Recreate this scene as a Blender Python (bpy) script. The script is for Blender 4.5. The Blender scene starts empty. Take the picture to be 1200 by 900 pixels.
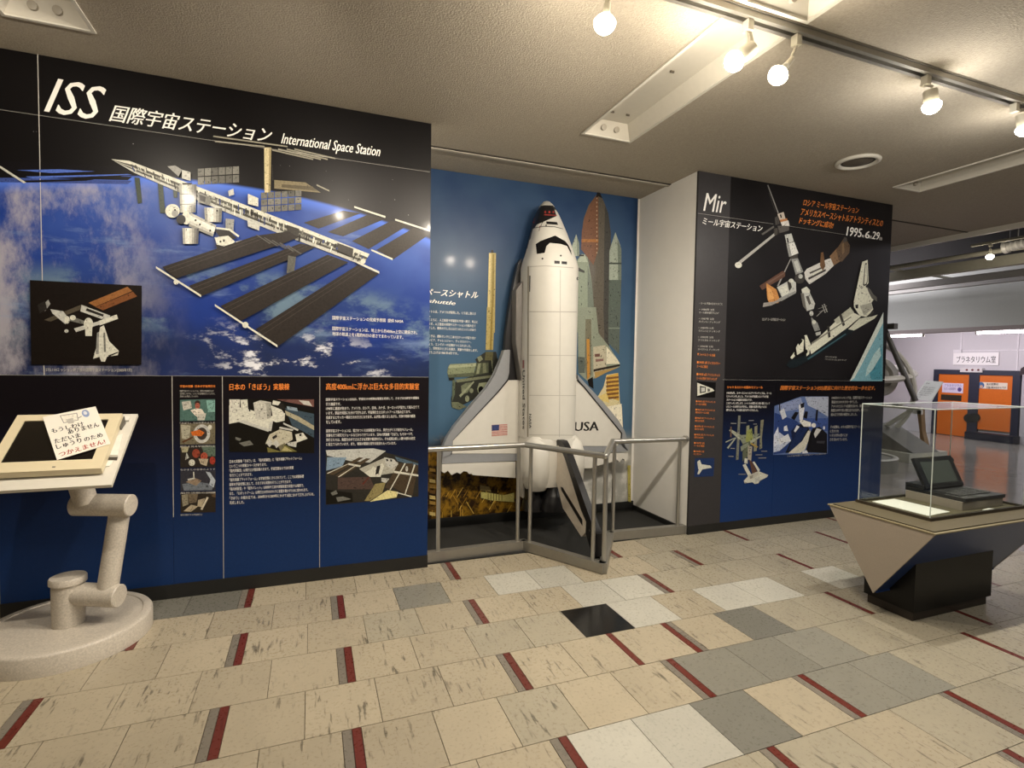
import bpy, bmesh, math, random
from mathutils import Vector, Matrix
from mathutils.bvhtree import BVHTree
random.seed(7)
SC = bpy.context.scene
COL = SC.collection

# ------------------------------------------------------------------ camera
F_PX, YAW, PITCH, ROLL, CAM_H = 622.66, 0.362718, -0.0417506, 0.0162003, 1.44
_f = Vector((math.sin(YAW)*math.cos(PITCH), math.cos(YAW)*math.cos(PITCH), math.sin(PITCH)))
_r0 = Vector((math.cos(YAW), -math.sin(YAW), 0)); _u0 = _r0.cross(_f)
_r = math.cos(ROLL)*_r0 + math.sin(ROLL)*_u0
_u = -math.sin(ROLL)*_r0 + math.cos(ROLL)*_u0
cam_d = bpy.data.cameras.new('camera'); cam = bpy.data.objects.new('camera', cam_d); COL.objects.link(cam)
m = Matrix.Identity(4)
for i in range(3):
    m[i][0], m[i][1], m[i][2] = _r[i], _u[i], -_f[i]
m[2][3] = CAM_H
cam.matrix_world = m
cam_d.sensor_width = 36; cam_d.lens = F_PX/1200*36; cam_d.clip_start = .05; cam_d.clip_end = 100
SC.camera = cam

# ------------------------------------------------------------------ world, exposure
w = bpy.data.worlds.new('world'); SC.world = w; w.use_nodes = True
w.node_tree.nodes['Background'].inputs[0].default_value = (.5, .5, .5, 1)
w.node_tree.nodes['Background'].inputs[1].default_value = .05
SC.view_settings.view_transform = 'Standard'; SC.view_settings.look = 'None'
SC.view_settings.gamma = 1; SC.view_settings.use_curve_mapping = False
SC.view_settings.exposure = 0.5
WARM = (1, .89, .74); NEUT = (1, .95, .88); COOL = (1, .93, 1.0)
def area_light(name, loc, size, energy, color, rot=(0, 0, 0)):
    d = bpy.data.lights.new(name, 'AREA'); d.shape = 'RECTANGLE'; d.size, d.size_y = size; d.energy = energy; d.color = color
    o = bpy.data.objects.new(name, d); COL.objects.link(o); o.location = loc; o.rotation_euler = rot
    return o
def spot_light(name, loc, aim, energy, color, angle=150, r=.03, blend=.6):
    d = bpy.data.lights.new(name, 'SPOT'); d.energy = energy; d.color = color; d.spot_size = math.radians(angle); d.spot_blend = blend
    d.shadow_soft_size = r
    o = bpy.data.objects.new(name, d); COL.objects.link(o); o.location = loc
    o.rotation_euler = Vector(aim).to_track_quat('-Z', 'Y').to_euler()
    return o
# bare lights added outside the frame: behind the camera and along the rest of the rail
area_light('gallery_fill', (-.6, -.2, 3.0), (1.2, .3), 14, WARM)
area_light('gallery_fill', (2.6, -.6, 3.0), (1.4, .3), 18, NEUT)
area_light('gallery_fill', (5.6, .4, 3.0), (1.2, .3), 12, NEUT)
for i, x in enumerate((-.95, .25)):
    spot_light('rail_light', (x, 1.94, 2.78), (-.35, .75, -.55), 52, WARM, 115)
area_light('hall_fill', (9.6, 7.8, 3.6), (1.2, 2.5), 75, COOL, (0, -.75, 0))  # unseen light added, tilted to brighten the bulkhead and the armillary sphere
area_light('hall_fill', (10.2, 2.6, 3.5), (.6, 2.5), 70, COOL)  # unseen light added to brighten the hall from above

# ------------------------------------------------------------------ rays from photograph pixels to places in the room
def ray(x, y): return _r*((x-600)/F_PX) - _u*((y-450)/F_PX) + _f
O = Vector((0, 0, CAM_H))
def onY(x, y, Y): d = ray(x, y); return d*(Y/d.y) + O
def onX(x, y, X): d = ray(x, y); return d*(X/d.x) + O
def onZ(x, y, z): d = ray(x, y); return d*((z-CAM_H)/d.z) + O

# ------------------------------------------------------------------ materials
def lin(c):
    if isinstance(c, str):
        c = c.lstrip('#'); c = [int(c[i:i+2], 16)/255 for i in (0, 2, 4)]
    else: c = [v/255 for v in c]
    return tuple(v/12.92 if v <= .04045 else ((v+.055)/1.055)**2.4 for v in c)
class NT:
    def __init__(s, name):
        s.m = bpy.data.materials.new(name); s.m.use_nodes = True; s.t = s.m.node_tree
        s.b = s.t.nodes['Principled BSDF']; s.out = s.t.nodes['Material Output']
    def n(s, typ, **kw):
        x = s.t.nodes.new(typ)
        for k, v in kw.items(): setattr(x, k, v)
        return x
    def put(s, sock, v):
        if isinstance(v, bpy.types.NodeSocket): s.t.links.new(v, sock)
        elif isinstance(v, (tuple, list)) and len(v) == 3 and sock.type == 'RGBA': sock.default_value = (*v, 1)
        else: sock.default_value = v
    def math(s, op, a, b=0., c=None, clamp=False):
        x = s.n('ShaderNodeMath', operation=op, use_clamp=clamp); s.put(x.inputs[0], a); s.put(x.inputs[1], b)
        if c is not None: s.put(x.inputs[2], c)
        return x.outputs[0]
    def mix(s, f, a, b):
        x = s.n('ShaderNodeMix', data_type='RGBA'); s.put(x.inputs[0], f); s.put(x.inputs[6], a); s.put(x.inputs[7], b)
        return x.outputs[2]
    def mul(s, a, b):
        x = s.n('ShaderNodeMix', data_type='RGBA', blend_type='MULTIPLY'); x.inputs[0].default_value = 1; s.put(x.inputs[6], a); s.put(x.inputs[7], b)
        return x.outputs[2]
    def noise(s, scale, vec=None, detail=3., rough=.55):
        x = s.n('ShaderNodeTexNoise'); x.inputs['Scale'].default_value = scale; x.inputs['Detail'].default_value = detail; x.inputs['Roughness'].default_value = rough
        if vec is not None: s.t.links.new(vec, x.inputs['Vector'])
        return x.outputs[0]
    def ss(s, v, a, b):   # smoothstep a..b -> 0..1
        x = s.n('ShaderNodeMapRange', interpolation_type='SMOOTHSTEP'); s.put(x.inputs[0], v); s.put(x.inputs[1], a); s.put(x.inputs[2], b)
        return x.outputs[0]
    def objco(s): return s.n('ShaderNodeTexCoord').outputs['Object']
    def pos(s):
        g = s.n('ShaderNodeNewGeometry').outputs['Position']; x = s.n('ShaderNodeSeparateXYZ'); s.t.links.new(g, x.inputs[0]); return g, x.outputs
    def mapping(s, vec, scale=(1, 1, 1), rot=(0, 0, 0)):
        x = s.n('ShaderNodeMapping'); x.inputs['Scale'].default_value = scale; x.inputs['Rotation'].default_value = rot; s.t.links.new(vec, x.inputs[0]); return x.outputs[0]
    def bump(s, h, strength, dist=.005):
        x = s.n('ShaderNodeBump'); x.inputs['Strength'].default_value = strength; x.inputs['Distance'].default_value = dist
        s.t.links.new(h, x.inputs['Height']); s.t.links.new(x.outputs[0], s.b.inputs['Normal'])
    def gloss(s, col):
        s.b.inputs['Coat Weight'].default_value = .035; s.b.inputs['Coat Roughness'].default_value = .1
        return s.fin(col, .36, 0, .2)
    def fin(s, col=None, rough=.5, metal=0., spec=.5, emit=None, estr=0.):
        if col is not None: s.put(s.b.inputs['Base Color'], col)
        s.put(s.b.inputs['Roughness'], rough); s.put(s.b.inputs['Metallic'], metal); s.put(s.b.inputs['Specular IOR Level'], spec)
        if emit is not None:
            s.put(s.b.inputs['Emission Color'], emit); s.b.inputs['Emission Strength'].default_value = estr
        return s.m
_mats = {}
def mat(name, col='#888888', rough=.5, metal=0., spec=.5, scale=30., amount=.12, bump=0., bscale=None):
    """Plain material with a little mottling and optional relief."""
    if name in _mats: return _mats[name]
    t = NT(name); c = lin(col); co = t.objco()
    v = t.noise(scale, co)
    k = t.math('MULTIPLY_ADD', v, 2*amount, 1-amount)
    cc = t.n('ShaderNodeCombineColor'); [t.t.links.new(k, cc.inputs[i]) for i in range(3)]
    if bump: t.bump(t.noise(bscale or scale*4, co), bump)
    _mats[name] = t.fin(t.mul((*c,), cc.outputs[0]), rough, metal, spec)
    return _mats[name]
def emit_mat(name, col, strength):
    if name in _mats: return _mats[name]
    t = NT(name); _mats[name] = t.fin(lin(col), .4, emit=lin(col), estr=strength); return _mats[name]
def print_mat():
    if 'printed_ink' in _mats: return _mats['printed_ink']
    t = NT('printed_ink'); a = t.n('ShaderNodeAttribute', attribute_name='Col')
    v = t.noise(90, t.objco(), 4.); k = t.math('MULTIPLY_ADD', v, .9, .55)
    cc = t.n('ShaderNodeCombineColor'); [t.t.links.new(k, cc.inputs[i]) for i in range(3)]
    _mats['printed_ink'] = t.gloss(t.mul(a.outputs[0], cc.outputs[0])); return _mats['printed_ink']

# ------------------------------------------------------------------ mesh helpers
def link(name, me, parent=None):
    o = bpy.data.objects.new(name, me); COL.objects.link(o)
    if parent is not None: o.parent = parent
    return o
def build(name, bm, material, parent=None, smooth=True, angle=40):
    bmesh.ops.recalc_face_normals(bm, faces=bm.faces)
    me = bpy.data.meshes.new(name); bm.to_mesh(me); bm.free()
    for x in (material if isinstance(material, (list, tuple)) else [material]): me.materials.append(x)
    if smooth:
        me.shade_smooth(); me.set_sharp_from_angle(angle=math.radians(angle))
    return link(name, me, parent)
def tag(o, label=None, cat=None, group=None, kind=None):
    for k, v in (('label', label), ('category', cat), ('group', group), ('kind', kind)):
        if v: o[k] = v
    return o
def empty(name, label, cat, loc=(0, 0, 0), group=None):
    o = bpy.data.objects.new(name, None); COL.objects.link(o); o.empty_display_size = .1; o.location = loc
    return tag(o, label, cat, group)
def struct(name, bm, material, parent=None, **k):
    o = build(name, bm, material, parent, **k); o['kind'] = 'structure'; return o
def box(bm, x0, x1, y0, y1, z0, z1, bevel=0, mi=0):
    v = [bm.verts.new((x, y, z)) for x in (x0, x1) for y in (y0, y1) for z in (z0, z1)]
    fs = [bm.faces.new([v[i] for i in q]) for q in ((0, 1, 3, 2), (4, 6, 7, 5), (0, 4, 5, 1), (2, 3, 7, 6), (0, 2, 6, 4), (1, 5, 7, 3))]
    for f in fs: f.material_index = mi
    if bevel:
        es = list({e for f in fs for e in f.edges}); bmesh.ops.bevel(bm, geom=es, offset=bevel, segments=2, affect='EDGES', profile=.6)
    return bm
def bx(*a, **k): return box(bmesh.new(), *a, **k)
def frame_of(d, up=Vector((0, 0, 1))):
    d = Vector(d).normalized()
    if abs(d.dot(up)) > .97: up = Vector((0, 1, 0))
    s = d.cross(up).normalized(); return s, s.cross(d).normalized(), d
def beam(bm, p0, p1, wd, ht, ext=0):
    """Rectangular bar from p0 to p1 (wd sideways, ht along up)."""
    p0, p1 = Vector(p0), Vector(p1); s, u, d = frame_of(p1-p0); p0 = p0-d*ext; p1 = p1+d*ext
    v = [bm.verts.new(p+s*a*wd/2+u*b*ht/2) for p in (p0, p1) for a, b in ((-1, -1), (1, -1), (1, 1), (-1, 1))]
    for q in ((0, 1, 2, 3), (7, 6, 5, 4), (0, 4, 5, 1), (1, 5, 6, 2), (2, 6, 7, 3), (3, 7, 4, 0)): bm.faces.new([v[i] for i in q])
    return bm
def tube(bm, p0, p1, r0, r1=None, n=20, cap=True):
    r1 = r0 if r1 is None else r1
    p0, p1 = Vector(p0), Vector(p1); s, u, d = frame_of(p1-p0)
    A = [[bm.verts.new(p+(s*math.cos(2*math.pi*i/n)+u*math.sin(2*math.pi*i/n))*r) for i in range(n)] for p, r in ((p0, r0), (p1, r1))]
    for i in range(n): bm.faces.new((A[0][i], A[0][(i+1) % n], A[1][(i+1) % n], A[1][i]))
    if cap: bm.faces.new(A[0][::-1]); bm.faces.new(A[1])
    return bm
def lathe(bm, c, d, prof, n=32):
    """prof: list of (distance along d, radius) from c."""
    c = Vector(c); s, u, d = frame_of(d); R = []
    for h, r in prof:
        R.append([bm.verts.new(c+d*h+(s*math.cos(2*math.pi*i/n)+u*math.sin(2*math.pi*i/n))*max(r, 1e-4)) for i in range(n)])
    for a, b in zip(R, R[1:]):
        for i in range(n): bm.faces.new((a[i], a[(i+1) % n], b[(i+1) % n], b[i]))
    bm.faces.new(R[0][::-1]); bm.faces.new(R[-1])
    return bm
def ring(bm, c, axis, R, r, n=48, k=8, a0=0, a1=2*math.pi, flat=1.):
    c = Vector(c); s, u, d = frame_of(axis); full = abs(a1-a0-2*math.pi) < 1e-6
    L = []
    for i in range(n if full else n+1):
        a = a0+(a1-a0)*i/n; e = s*math.cos(a)+u*math.sin(a)
        L.append([bm.verts.new(c+e*(R+r*math.cos(2*math.pi*j/k))+d*(r*flat*math.sin(2*math.pi*j/k))) for j in range(k)])
    for i in range(len(L) if full else len(L)-1):
        a, b = L[i], L[(i+1) % len(L)]
        for j in range(k): bm.faces.new((a[j], a[(j+1) % k], b[(j+1) % k], b[j]))
    if not full: bm.faces.new(L[0][::-1]); bm.faces.new(L[-1])
    return bm
def extrude_poly(bm, pts, off):
    """Solid from a planar outline pushed along the vector off."""
    off = Vector(off); a = [bm.verts.new(Vector(p)) for p in pts]; b = [bm.verts.new(Vector(p)+off) for p in pts]
    bm.faces.new(a); bm.faces.new(b[::-1]); n = len(a)
    for i in range(n): bm.faces.new((a[i], b[i], b[(i+1) % n], a[(i+1) % n]))
    return bm

# ------------------------------------------------------------------ flat print on boards: pictures and lettering
def circ(cx, cy, rx, ry=None, n=18):
    ry = ry or rx; return [(cx+rx*math.cos(2*math.pi*i/n), cy+ry*math.sin(2*math.pi*i/n)) for i in range(n)]
def inside(p, pts):
    r = False
    for a, b in zip(pts, pts[1:]+pts[:1]):
        if (a[1] > p[1]) != (b[1] > p[1]) and p[0] < (b[0]-a[0])*(p[1]-a[1])/(b[1]-a[1])+a[0]: r = not r
    return r
def strips(a, b, c, d, cols):
    """Quad a-b-c-d cut lengthwise into shaded strips from side a-d to side b-c."""
    n = len(cols); f = lambda p, q, k: (p[0]+(q[0]-p[0])*k, p[1]+(q[1]-p[1])*k)
    return [(cols[i], [f(a, b, i/n), f(a, b, (i+1)/n), f(d, c, (i+1)/n), f(d, c, i/n)]) for i in range(n)]
def picture(name, polys, Y, parent, first=.0012, step=.00008, fn=None, normal=(0, -1, 0), detail=0.):
    """polys: [(colour, [(px, py)...])], printed one over the other on the plane y = Y (or on the plane of fn)."""
    fn = fn or (lambda x, y: onY(x, y, Y)); nv = Vector(normal)
    V, Fc, C = [], [], []
    def put(c, pts, lift):
        b = len(V); V.extend(tuple(fn(*p)+nv*lift) for p in pts); Fc.append(list(range(b, b+len(pts)))); C.append(c)
    rd = random.Random(len(polys))
    for i, (c, pts) in enumerate(polys):
        put(lin(c), pts, first+i*step)
        if not detail: continue
        xs_ = [p[0] for p in pts]; ys_ = [p[1] for p in pts]; ar = abs(sum(a[0]*b_[1]-b_[0]*a[1] for a, b_ in zip(pts, pts[1:]+pts[:1])))/2
        lc = lin(c)
        if ar < 14 or max(lc) < .04: continue
        # running direction: the longest side
        e = max(zip(pts, pts[1:]+pts[:1]), key=lambda q: (q[0][0]-q[1][0])**2+(q[0][1]-q[1][1])**2); L = math.hypot(e[1][0]-e[0][0], e[1][1]-e[0][1]); ux, uy = (e[1][0]-e[0][0])/L, (e[1][1]-e[0][1])/L
        for _ in range(int(min(60, ar*detail))):
            x, y = rd.uniform(min(xs_), max(xs_)), rd.uniform(min(ys_), max(ys_)); l, w_ = rd.uniform(.5, 2.6), rd.uniform(.35, 1.1)
            if rd.random() < .3: l, w_ = w_, l
            q = [(x, y), (x+ux*l, y+uy*l), (x+ux*l-uy*w_, y+uy*l+ux*w_), (x-uy*w_, y+ux*w_)]
            if all(inside(p, pts) for p in q):
                k = rd.choice((.25, .45, .65, .8, 1.2)); put(tuple(v_*k for v_ in lc), q, first+(i+.5)*step)
    me = bpy.data.meshes.new(name); me.from_pydata(V, [], Fc)
    at = me.color_attributes.new('Col', 'FLOAT_COLOR', 'CORNER')
    for p in me.polygons:
        for li in p.loop_indices: at.data[li].color = (*C[p.index], 1)
    me.materials.append(print_mat())
    for p in me.polygons:
        if p.normal.dot(nv) < 0: p.flip()
    return link(name, me, parent)
def glyphs(body, shear=0., bold=0., res=2):
    c = bpy.data.curves.new('t', 'FONT'); c.body = body; c.shear = shear; c.offset = bold; c.resolution_u = res
    o = bpy.data.objects.new('t', c); COL.objects.link(o)
    dg = bpy.context.evaluated_depsgraph_get(); me = bpy.data.meshes.new_from_object(o.evaluated_get(dg))
    V = [(v.co.x, v.co.y) for v in me.vertices]; P = [list(p.vertices) for p in me.polygons]
    bpy.data.objects.remove(o); bpy.data.curves.remove(c); bpy.data.meshes.remove(me)
    return V, P
def text(name, lines, material, parent, fn, normal, lift=.0022):
    """lines: [(body, bottom-left, bottom-right, top-left, shear, bold)] in fn's own two coordinates; each line fills its box."""
    if len(lines) > 1 and name != 'body_text' and name != 'side_text' and name != 'caption_text' and name != 'board_text':
        for l_ in lines: text(name, [l_], material, parent, fn, normal, lift)
        return
    V, Fc = [], []; nv = Vector(normal)
    for body, bl, br, tl, shear, bold in lines:
        g, P = glyphs(body, shear, 0)
        if not g: continue
        bold = min(bold*1.5, .03)
        x0 = min(p[0] for p in g); x1 = max(p[0] for p in g); y0 = min(p[1] for p in g); y1 = max(p[1] for p in g)
        A, B, Cc = fn(*bl), fn(*br), fn(*tl); base = len(V)
        for k_ in ((-1, 0, 1) if bold > .004 else (0,)):      # heavier strokes: the letters printed again a hair to each side
            base = len(V)
            for x, y in g: V.append(tuple(A+(B-A)*((x-x0+bold*k_)/(x1-x0))+(Cc-A)*((y-y0)/max(y1-y0, 1e-6))+nv*(lift+.00006*k_)))
            Fc += [[i+base for i in p] for p in P]
    me = bpy.data.meshes.new(name); me.from_pydata(V, [], Fc); me.materials.append(material)
    for p in me.polygons:
        if p.normal.dot(nv) < 0: p.flip()
    return link(name, me, parent)
def para(name, rows, tl, tr, bl, material, parent, fn, normal, fill=.72, bold=.004):
    """Block of body text: rows share the block's height; each row keeps its share of the longest row's width."""
    n = len(rows); L = max(len(r) for r in rows); out = []
    for i, r in enumerate(rows+['']):
        if not r.strip():
            if out: text(name, out, material, parent, fn, normal); out = []
            continue
        k0 = (i+fill)/n; k1 = i/n; q = len(r)/L
        f = lambda u, v: (tl[0]+(tr[0]-tl[0])*u+(bl[0]-tl[0])*v, tl[1]+(tr[1]-tl[1])*u+(bl[1]-tl[1])*v)
        out.append((r, f(0, k0), f(q, k0), f(0, k1), 0, bold))
WHITE_INK = mat('white_ink', '#efece4', .4, amount=.02); ORANGE_INK = mat('orange_ink', '#f08c3c', .4, amount=.02); BLACK_INK = mat('black_ink', '#141210', .5, amount=.02)
RED_INK = mat('red_ink', '#a33a22', .5, amount=.02); GREY_INK = mat('grey_ink', '#b9b6ae', .4, amount=.02)

# ================================================================== the room
CH = 3.035; WY = 3.635; AY = 4.45; LX0, LX1 = -1.57, .761; MX0, MX1 = 2.984, 5.325
concrete = mat('painted_plaster_grey', '#a9a294', .9, amount=.06, bump=.25, scale=14)
M_ceiling = mat('rough_plaster_ceiling', '#a59c8c', .95, scale=75, amount=.22, bump=1., bscale=110)
M_white = mat('white_painted_wall', '#eceae5', .8, amount=.03, bump=.15, scale=8, bscale=150)
M_lilac = mat('lilac_white_wall', '#c9c4c8', .8, amount=.03)
M_black = mat('black_base', '#1b1b1a', .5, amount=.1)
M_dark = mat('dark_void', '#1d1c1a', .9, amount=.3, scale=4)
# floor bed, under the tiles
floor = struct('floor', bx(-4, 13.2, -5, 11, -.05, -.004), mat('dark_joint_filler', '#4a4236', .8), smooth=False)

# tiles -------------------------------------------------------------
def tile_mat(name, c, streak=.62, rough=.27, sc=1.):
    t = NT(name); co = t.objco(); inf = t.n('ShaderNodeObjectInfo')
    ad = t.n('ShaderNodeVectorMath', operation='MULTIPLY_ADD'); t.t.links.new(inf.outputs['Random'], ad.inputs[0]); ad.inputs[1].default_value = (37, 53, 11); t.t.links.new(co, ad.inputs[2])
    v = ad.outputs[0]
    big = t.noise(5, v, 3.); fine = t.noise(70, v, 4.); st = t.noise(1., t.mapping(v, (62, 9, 1), (0, 0, .08)), 3.)
    smk = t.math('MULTIPLY', t.ss(st, .57, .68), t.ss(t.noise(4, v, 2.), .40, .60))
    k = t.math('ADD', t.math('MULTIPLY', big, .22), t.math('MULTIPLY', fine, .18))
    k = t.math('ADD', k, t.math('MULTIPLY_ADD', inf.outputs['Random'], .14, .72))
    k = t.math('MULTIPLY', k, t.math('MULTIPLY_ADD', smk, -streak, 1.))
    cc = t.n('ShaderNodeCombineColor'); [t.t.links.new(k, cc.inputs[i]) for i in range(3)]
    t.bump(big, .12, .01)
    return t.fin(t.mul(lin(c), cc.outputs[0]), t.math('MULTIPLY_ADD', fine, .16, rough-.06), 0, .45)
TM = dict(beige=tile_mat('beige_vinyl_tile', '#aba08a'), drab=tile_mat('drab_vinyl_tile', '#a09885'), white=tile_mat('off_white_vinyl_tile', '#b6b3a7', .12),
          grey=tile_mat('grey_vinyl_tile', '#858277', .15), dull=tile_mat('dull_grey_vinyl_tile', '#75736a', .1), black=tile_mat('black_vinyl_tile', '#100f0f', .1, .15),
          red=tile_mat('red_vinyl_strip', '#642c24', .3), sgrey=tile_mat('grey_vinyl_strip', '#7a7368', .3))
ROW0, RH = 2.408, .312
STRIPS = {3: [-.359, .897, 2.14, 3.378, 4.62], 2: [-.85, .149, 2.622, 4.126], 1: [-.339, .889, 2.125, 3.352, 4.6], 0: [-1.08, .155, 3.87],
          -1: [-.347, .886, (1.486, 'r'), (1.85, 'f'), (3.084, 'r'), 4.3], -2: [-1.08, .15, 1.621, 3.6], -3: [-.35, .888, 2.122, 3.333, 4.5], -4: [-1.08, .15, 1.607, 2.638, 3.9], -5: [-.35, .89, 2.445, 3.4]}
PAINT = {'grey': [(510, 690)], 'white': [(600, 675), (660, 668), (690, 690), (730, 695), (770, 715), (830, 700), (900, 688), (945, 672), (790, 860), (740, 850)],
         'dull': [(200, 720), (230, 700), (870, 840), (880, 730)], 'grey2': [(820, 775), (900, 760), (960, 775), (1000, 760), (1050, 790), (960, 745), (990, 800), (920, 790)]}
paint = {}
for c, pts in PAINT.items():
    for p in pts: q = onZ(*p, 0); paint.setdefault(math.floor((q.y-ROW0)/RH), []).append((q.x, c.rstrip('2')))
_tile_mesh = {}
def tile(x0, x1, y0, y1, kind, name='tile'):
    g = .0015; key = (round(x1-x0, 3), round(y1-y0, 3), kind)
    if key not in _tile_mesh:
        hx, hy = (x1-x0)/2-g, (y1-y0)/2-g; b = bmesh.new(); box(b, -hx, hx, -hy, hy, -.0038, 0)
        me = bpy.data.meshes.new(name); bmesh.ops.recalc_face_normals(b, faces=b.faces); b.to_mesh(me); b.free(); me.materials.append(TM[kind]); _tile_mesh[key] = me
    o = link(name, _tile_mesh[key], floor); o.location = ((x0+x1)/2, (y0+y1)/2, 0); return o
XEND, XSTART = 5.3, -1.75
n_tiles = 0
for k in range(-5, 4):
    y0 = ROW0+k*RH; y1 = y0+RH; st = []
    for s in STRIPS[k]:
        s, m_ = s if isinstance(s, tuple) else (s, 'n'); far = s > 2.9
        wd = .034 if (m_ == 'r' or far) else .072
        st.append((s-wd/2, s+wd/2, 'r' if (m_ == 'r' or far) else m_))
    st = [(XSTART-.1, XSTART, 'x')] + st + [(XEND, XEND+.1, 'x')]
    for (a0, a1, ka), (b0, b1, kb) in zip(st, st[1:]):
        lo = a1; segs = [(lo, b0)]
        if k == 0 and lo < 1.36 < b0: segs = [(lo, 1.355), (1.355, 1.657), (1.657, b0)]
        if k == 3 and lo < -.5: segs = [(lo, b0)]
        for u0, u1 in segs:
            n = max(1, round((u1-u0)/.298))
            for i in range(n):
                c0, c1 = u0+(u1-u0)*i/n, u0+(u1-u0)*(i+1)/n
                kind = 'beige' if c0 < 2.2 else 'drab'  # greyer tiles at the right carry the weaker light there in their colour
                if random.random() < .1: kind = 'drab'
                for px_, c in paint.get(k, []):
                    if c0 <= px_ < c1: kind = c
                if k == 0 and abs(c0-1.355) < .002: kind = 'black'
                tile(c0, c1, y0, y1, kind); n_tiles += 1
        if kb != 'x':
            mid = (b0+b1)/2
            if kb == 'r': tile(b0, b1, y0, y1, 'red', 'strip')
            elif kb == 'f': tile(b0, mid, y0, y1, 'red', 'strip'); tile(mid, b1, y0, y1, 'sgrey', 'strip')
            else: tile(b0, mid, y0, y1, 'sgrey', 'strip'); tile(mid, b1, y0, y1, 'red', 'strip')
# the hall beyond and the strips at the edges: pieces too small or too far to pick apart
bm = bmesh.new()
M_hall_tile = tile_mat('hall_vinyl_tile', '#8f8984', .25, .1)
def fill_tiles(x0, x1, y0, y1):
    ny = max(1, round((y1-y0)/RH)); hy = (y1-y0)/ny
    for j in range(ny):
        n = max(1, round((x1-x0)/.6)); hx = (x1-x0)/n
        for i in range(n): box(bm, x0+i*hx+.001, x0+(i+1)*hx-.001, y0+j*hy+.001, y0+(j+1)*hy-.001, -.0038, random.choice((0, 0, -.0003)))
fill_tiles(XEND, 13.0, ROW0-5*RH, ROW0+4*RH); fill_tiles(5.33, 13.0, ROW0+4*RH, 10.9)
fill_tiles(-3.9, XSTART, ROW0-5*RH, ROW0+4*RH); fill_tiles(-3.9, 13.0, -4.9, ROW0-5*RH)
o = build('hall_tiles', bm, M_hall_tile, floor, smooth=False); o['kind'] = 'stuff'

# ceiling with recessed light troughs ---------------------------------
HOLES = [(1.77, 2.14, 1.99, 3.34), (1.77, 2.14, .55, 1.88), (-1.345, -1.005, 1.95, 3.25), (4.81, 5.13, 1.95, 3.25)]
CEIL_X1 = 7.15
bm = bmesh.new()
xs = sorted({-4, CEIL_X1, *[h[0] for h in HOLES], *[h[1] for h in HOLES]}); ys = sorted({-5, 11, *[h[2] for h in HOLES], *[h[3] for h in HOLES]})
for a, b in zip(xs, xs[1:]):
    for c, d in zip(ys, ys[1:]):
        mx, my = (a+b)/2, (c+d)/2
        if any(h[0] < mx < h[1] and h[2] < my < h[3] for h in HOLES): continue
        for z, fl in ((CH, 0), (CH+.2, 1)):
            v = [bm.verts.new(p) for p in ((a, c, z), (b, c, z), (b, d, z), (a, d, z))]; bm.faces.new(v)
ceil = bmesh.ops.remove_doubles(bm, verts=bm.verts, dist=1e-4)
me = bpy.data.meshes.new('ceiling'); bm.to_mesh(me); bm.free(); me.materials.append(M_ceiling)
ceiling = link('ceiling', me); ceiling['kind'] = 'structure'
M_trough = mat('cream_light_trough', '#cfcabd', .55, amount=.05)
M_trim = mat('cream_metal_trim', '#d3cfc3', .5, amount=.03)
struct('trim_1', bx(CEIL_X1, CEIL_X1+.04, -5, 11, CH-.06, CH+.22), M_trim, smooth=False)
struct('trim_2', bx(-1.5, CEIL_X1, 3.972, 3.99, CH-.006, CH+.001), mat('dark_joint', '#3a352e', .8), smooth=False)
struct('trim_3', bx(LX1, MX0, 3.99, 4.02, CH-.012, CH+.001), mat('pale_joint_bead', '#b5aea0', .7), smooth=False)

# walls: two thick partitions with the alcove between
struct('wall_left', bx(LX0, LX1, WY, AY+.2, 0, CH), M_white, smooth=False)
struct('wall_right', bx(MX0, MX1, WY, AY+.2, 0, CH), M_white, smooth=False)
struct('wall_alcove', bx(LX1, MX0, AY, AY+.2, 0, CH), M_white, smooth=False)
struct('wall_side', bx(-4, LX0-.004, WY+.03, WY+.2, 0, CH), mat('beige_column_paint', '#a39577', .7), smooth=False)
struct('wall_near', bx(-4, 13.2, -5.1, -5, 0, 4.2), concrete, smooth=False)
struct('wall_outer', bx(-4.1, -4, -5, 11, 0, 4.2), concrete, smooth=False)
struct('wall_end', bx(-4, 13.2, 11, 11.1, 0, 4.2), M_lilac, smooth=False)
struct('wall_far', bx(13, 13.2, -5, 11, 0, 4.2), M_lilac, smooth=False)
struct('wall_bulkhead', bx(11, 11.15, -5, 11, 2.19, 3.32), mat('grey_bulkhead_paint', '#aeb2ac', .8, amount=.05), smooth=False)
struct('wall_void', bx(10.9, 11.15, -5, 11, 3.322, 3.898), M_dark, smooth=False)  # dark sheet standing in for the unlit space above the bulkhead
struct('ceiling_hall', bx(CEIL_X1, 13.2, -5, 11, 3.9, 4.0), M_dark, smooth=False)
struct('ceiling_back', bx(11.15, 13, -5, 11, 2.32, 2.4), M_white, smooth=False)
struct('trim_4', bx(11.0, 11.25, 2, 11, 2.12, 2.19), mat('brown_grey_edge', '#8b8380', .6), smooth=False)
struct('baseboard_left', bx(LX0, LX1+.002, WY-.025, WY, .0005, .085), M_black, smooth=False)
struct('baseboard_right', bx(MX0, MX1, WY-.02, WY, .0005, .075), M_black, smooth=False)
struct('baseboard_alcove', bx(LX1, MX0, AY-.02, AY, .0005, .085), M_black, smooth=False)
struct('baseboard_side', bx(MX0-.015, MX0, 3.72, AY-.02, .0005, .05), M_black, smooth=False)
M_carpet = mat('black_carpet', '#222220', .95, scale=120, amount=.25, bump=.4)
struct('floor_alcove', bx(LX1, MX0-.015, 3.66, AY-.02, -.003, .006), M_carpet, smooth=False)
b = bmesh.new(); extrude_poly(b, [(1.53, 3.66, .0005), (1.88, 3.14, .0005), (2.28, 3.66, .0005)], (0, 0, .0055)); struct('floor_alcove', b, M_carpet, smooth=False)
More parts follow.
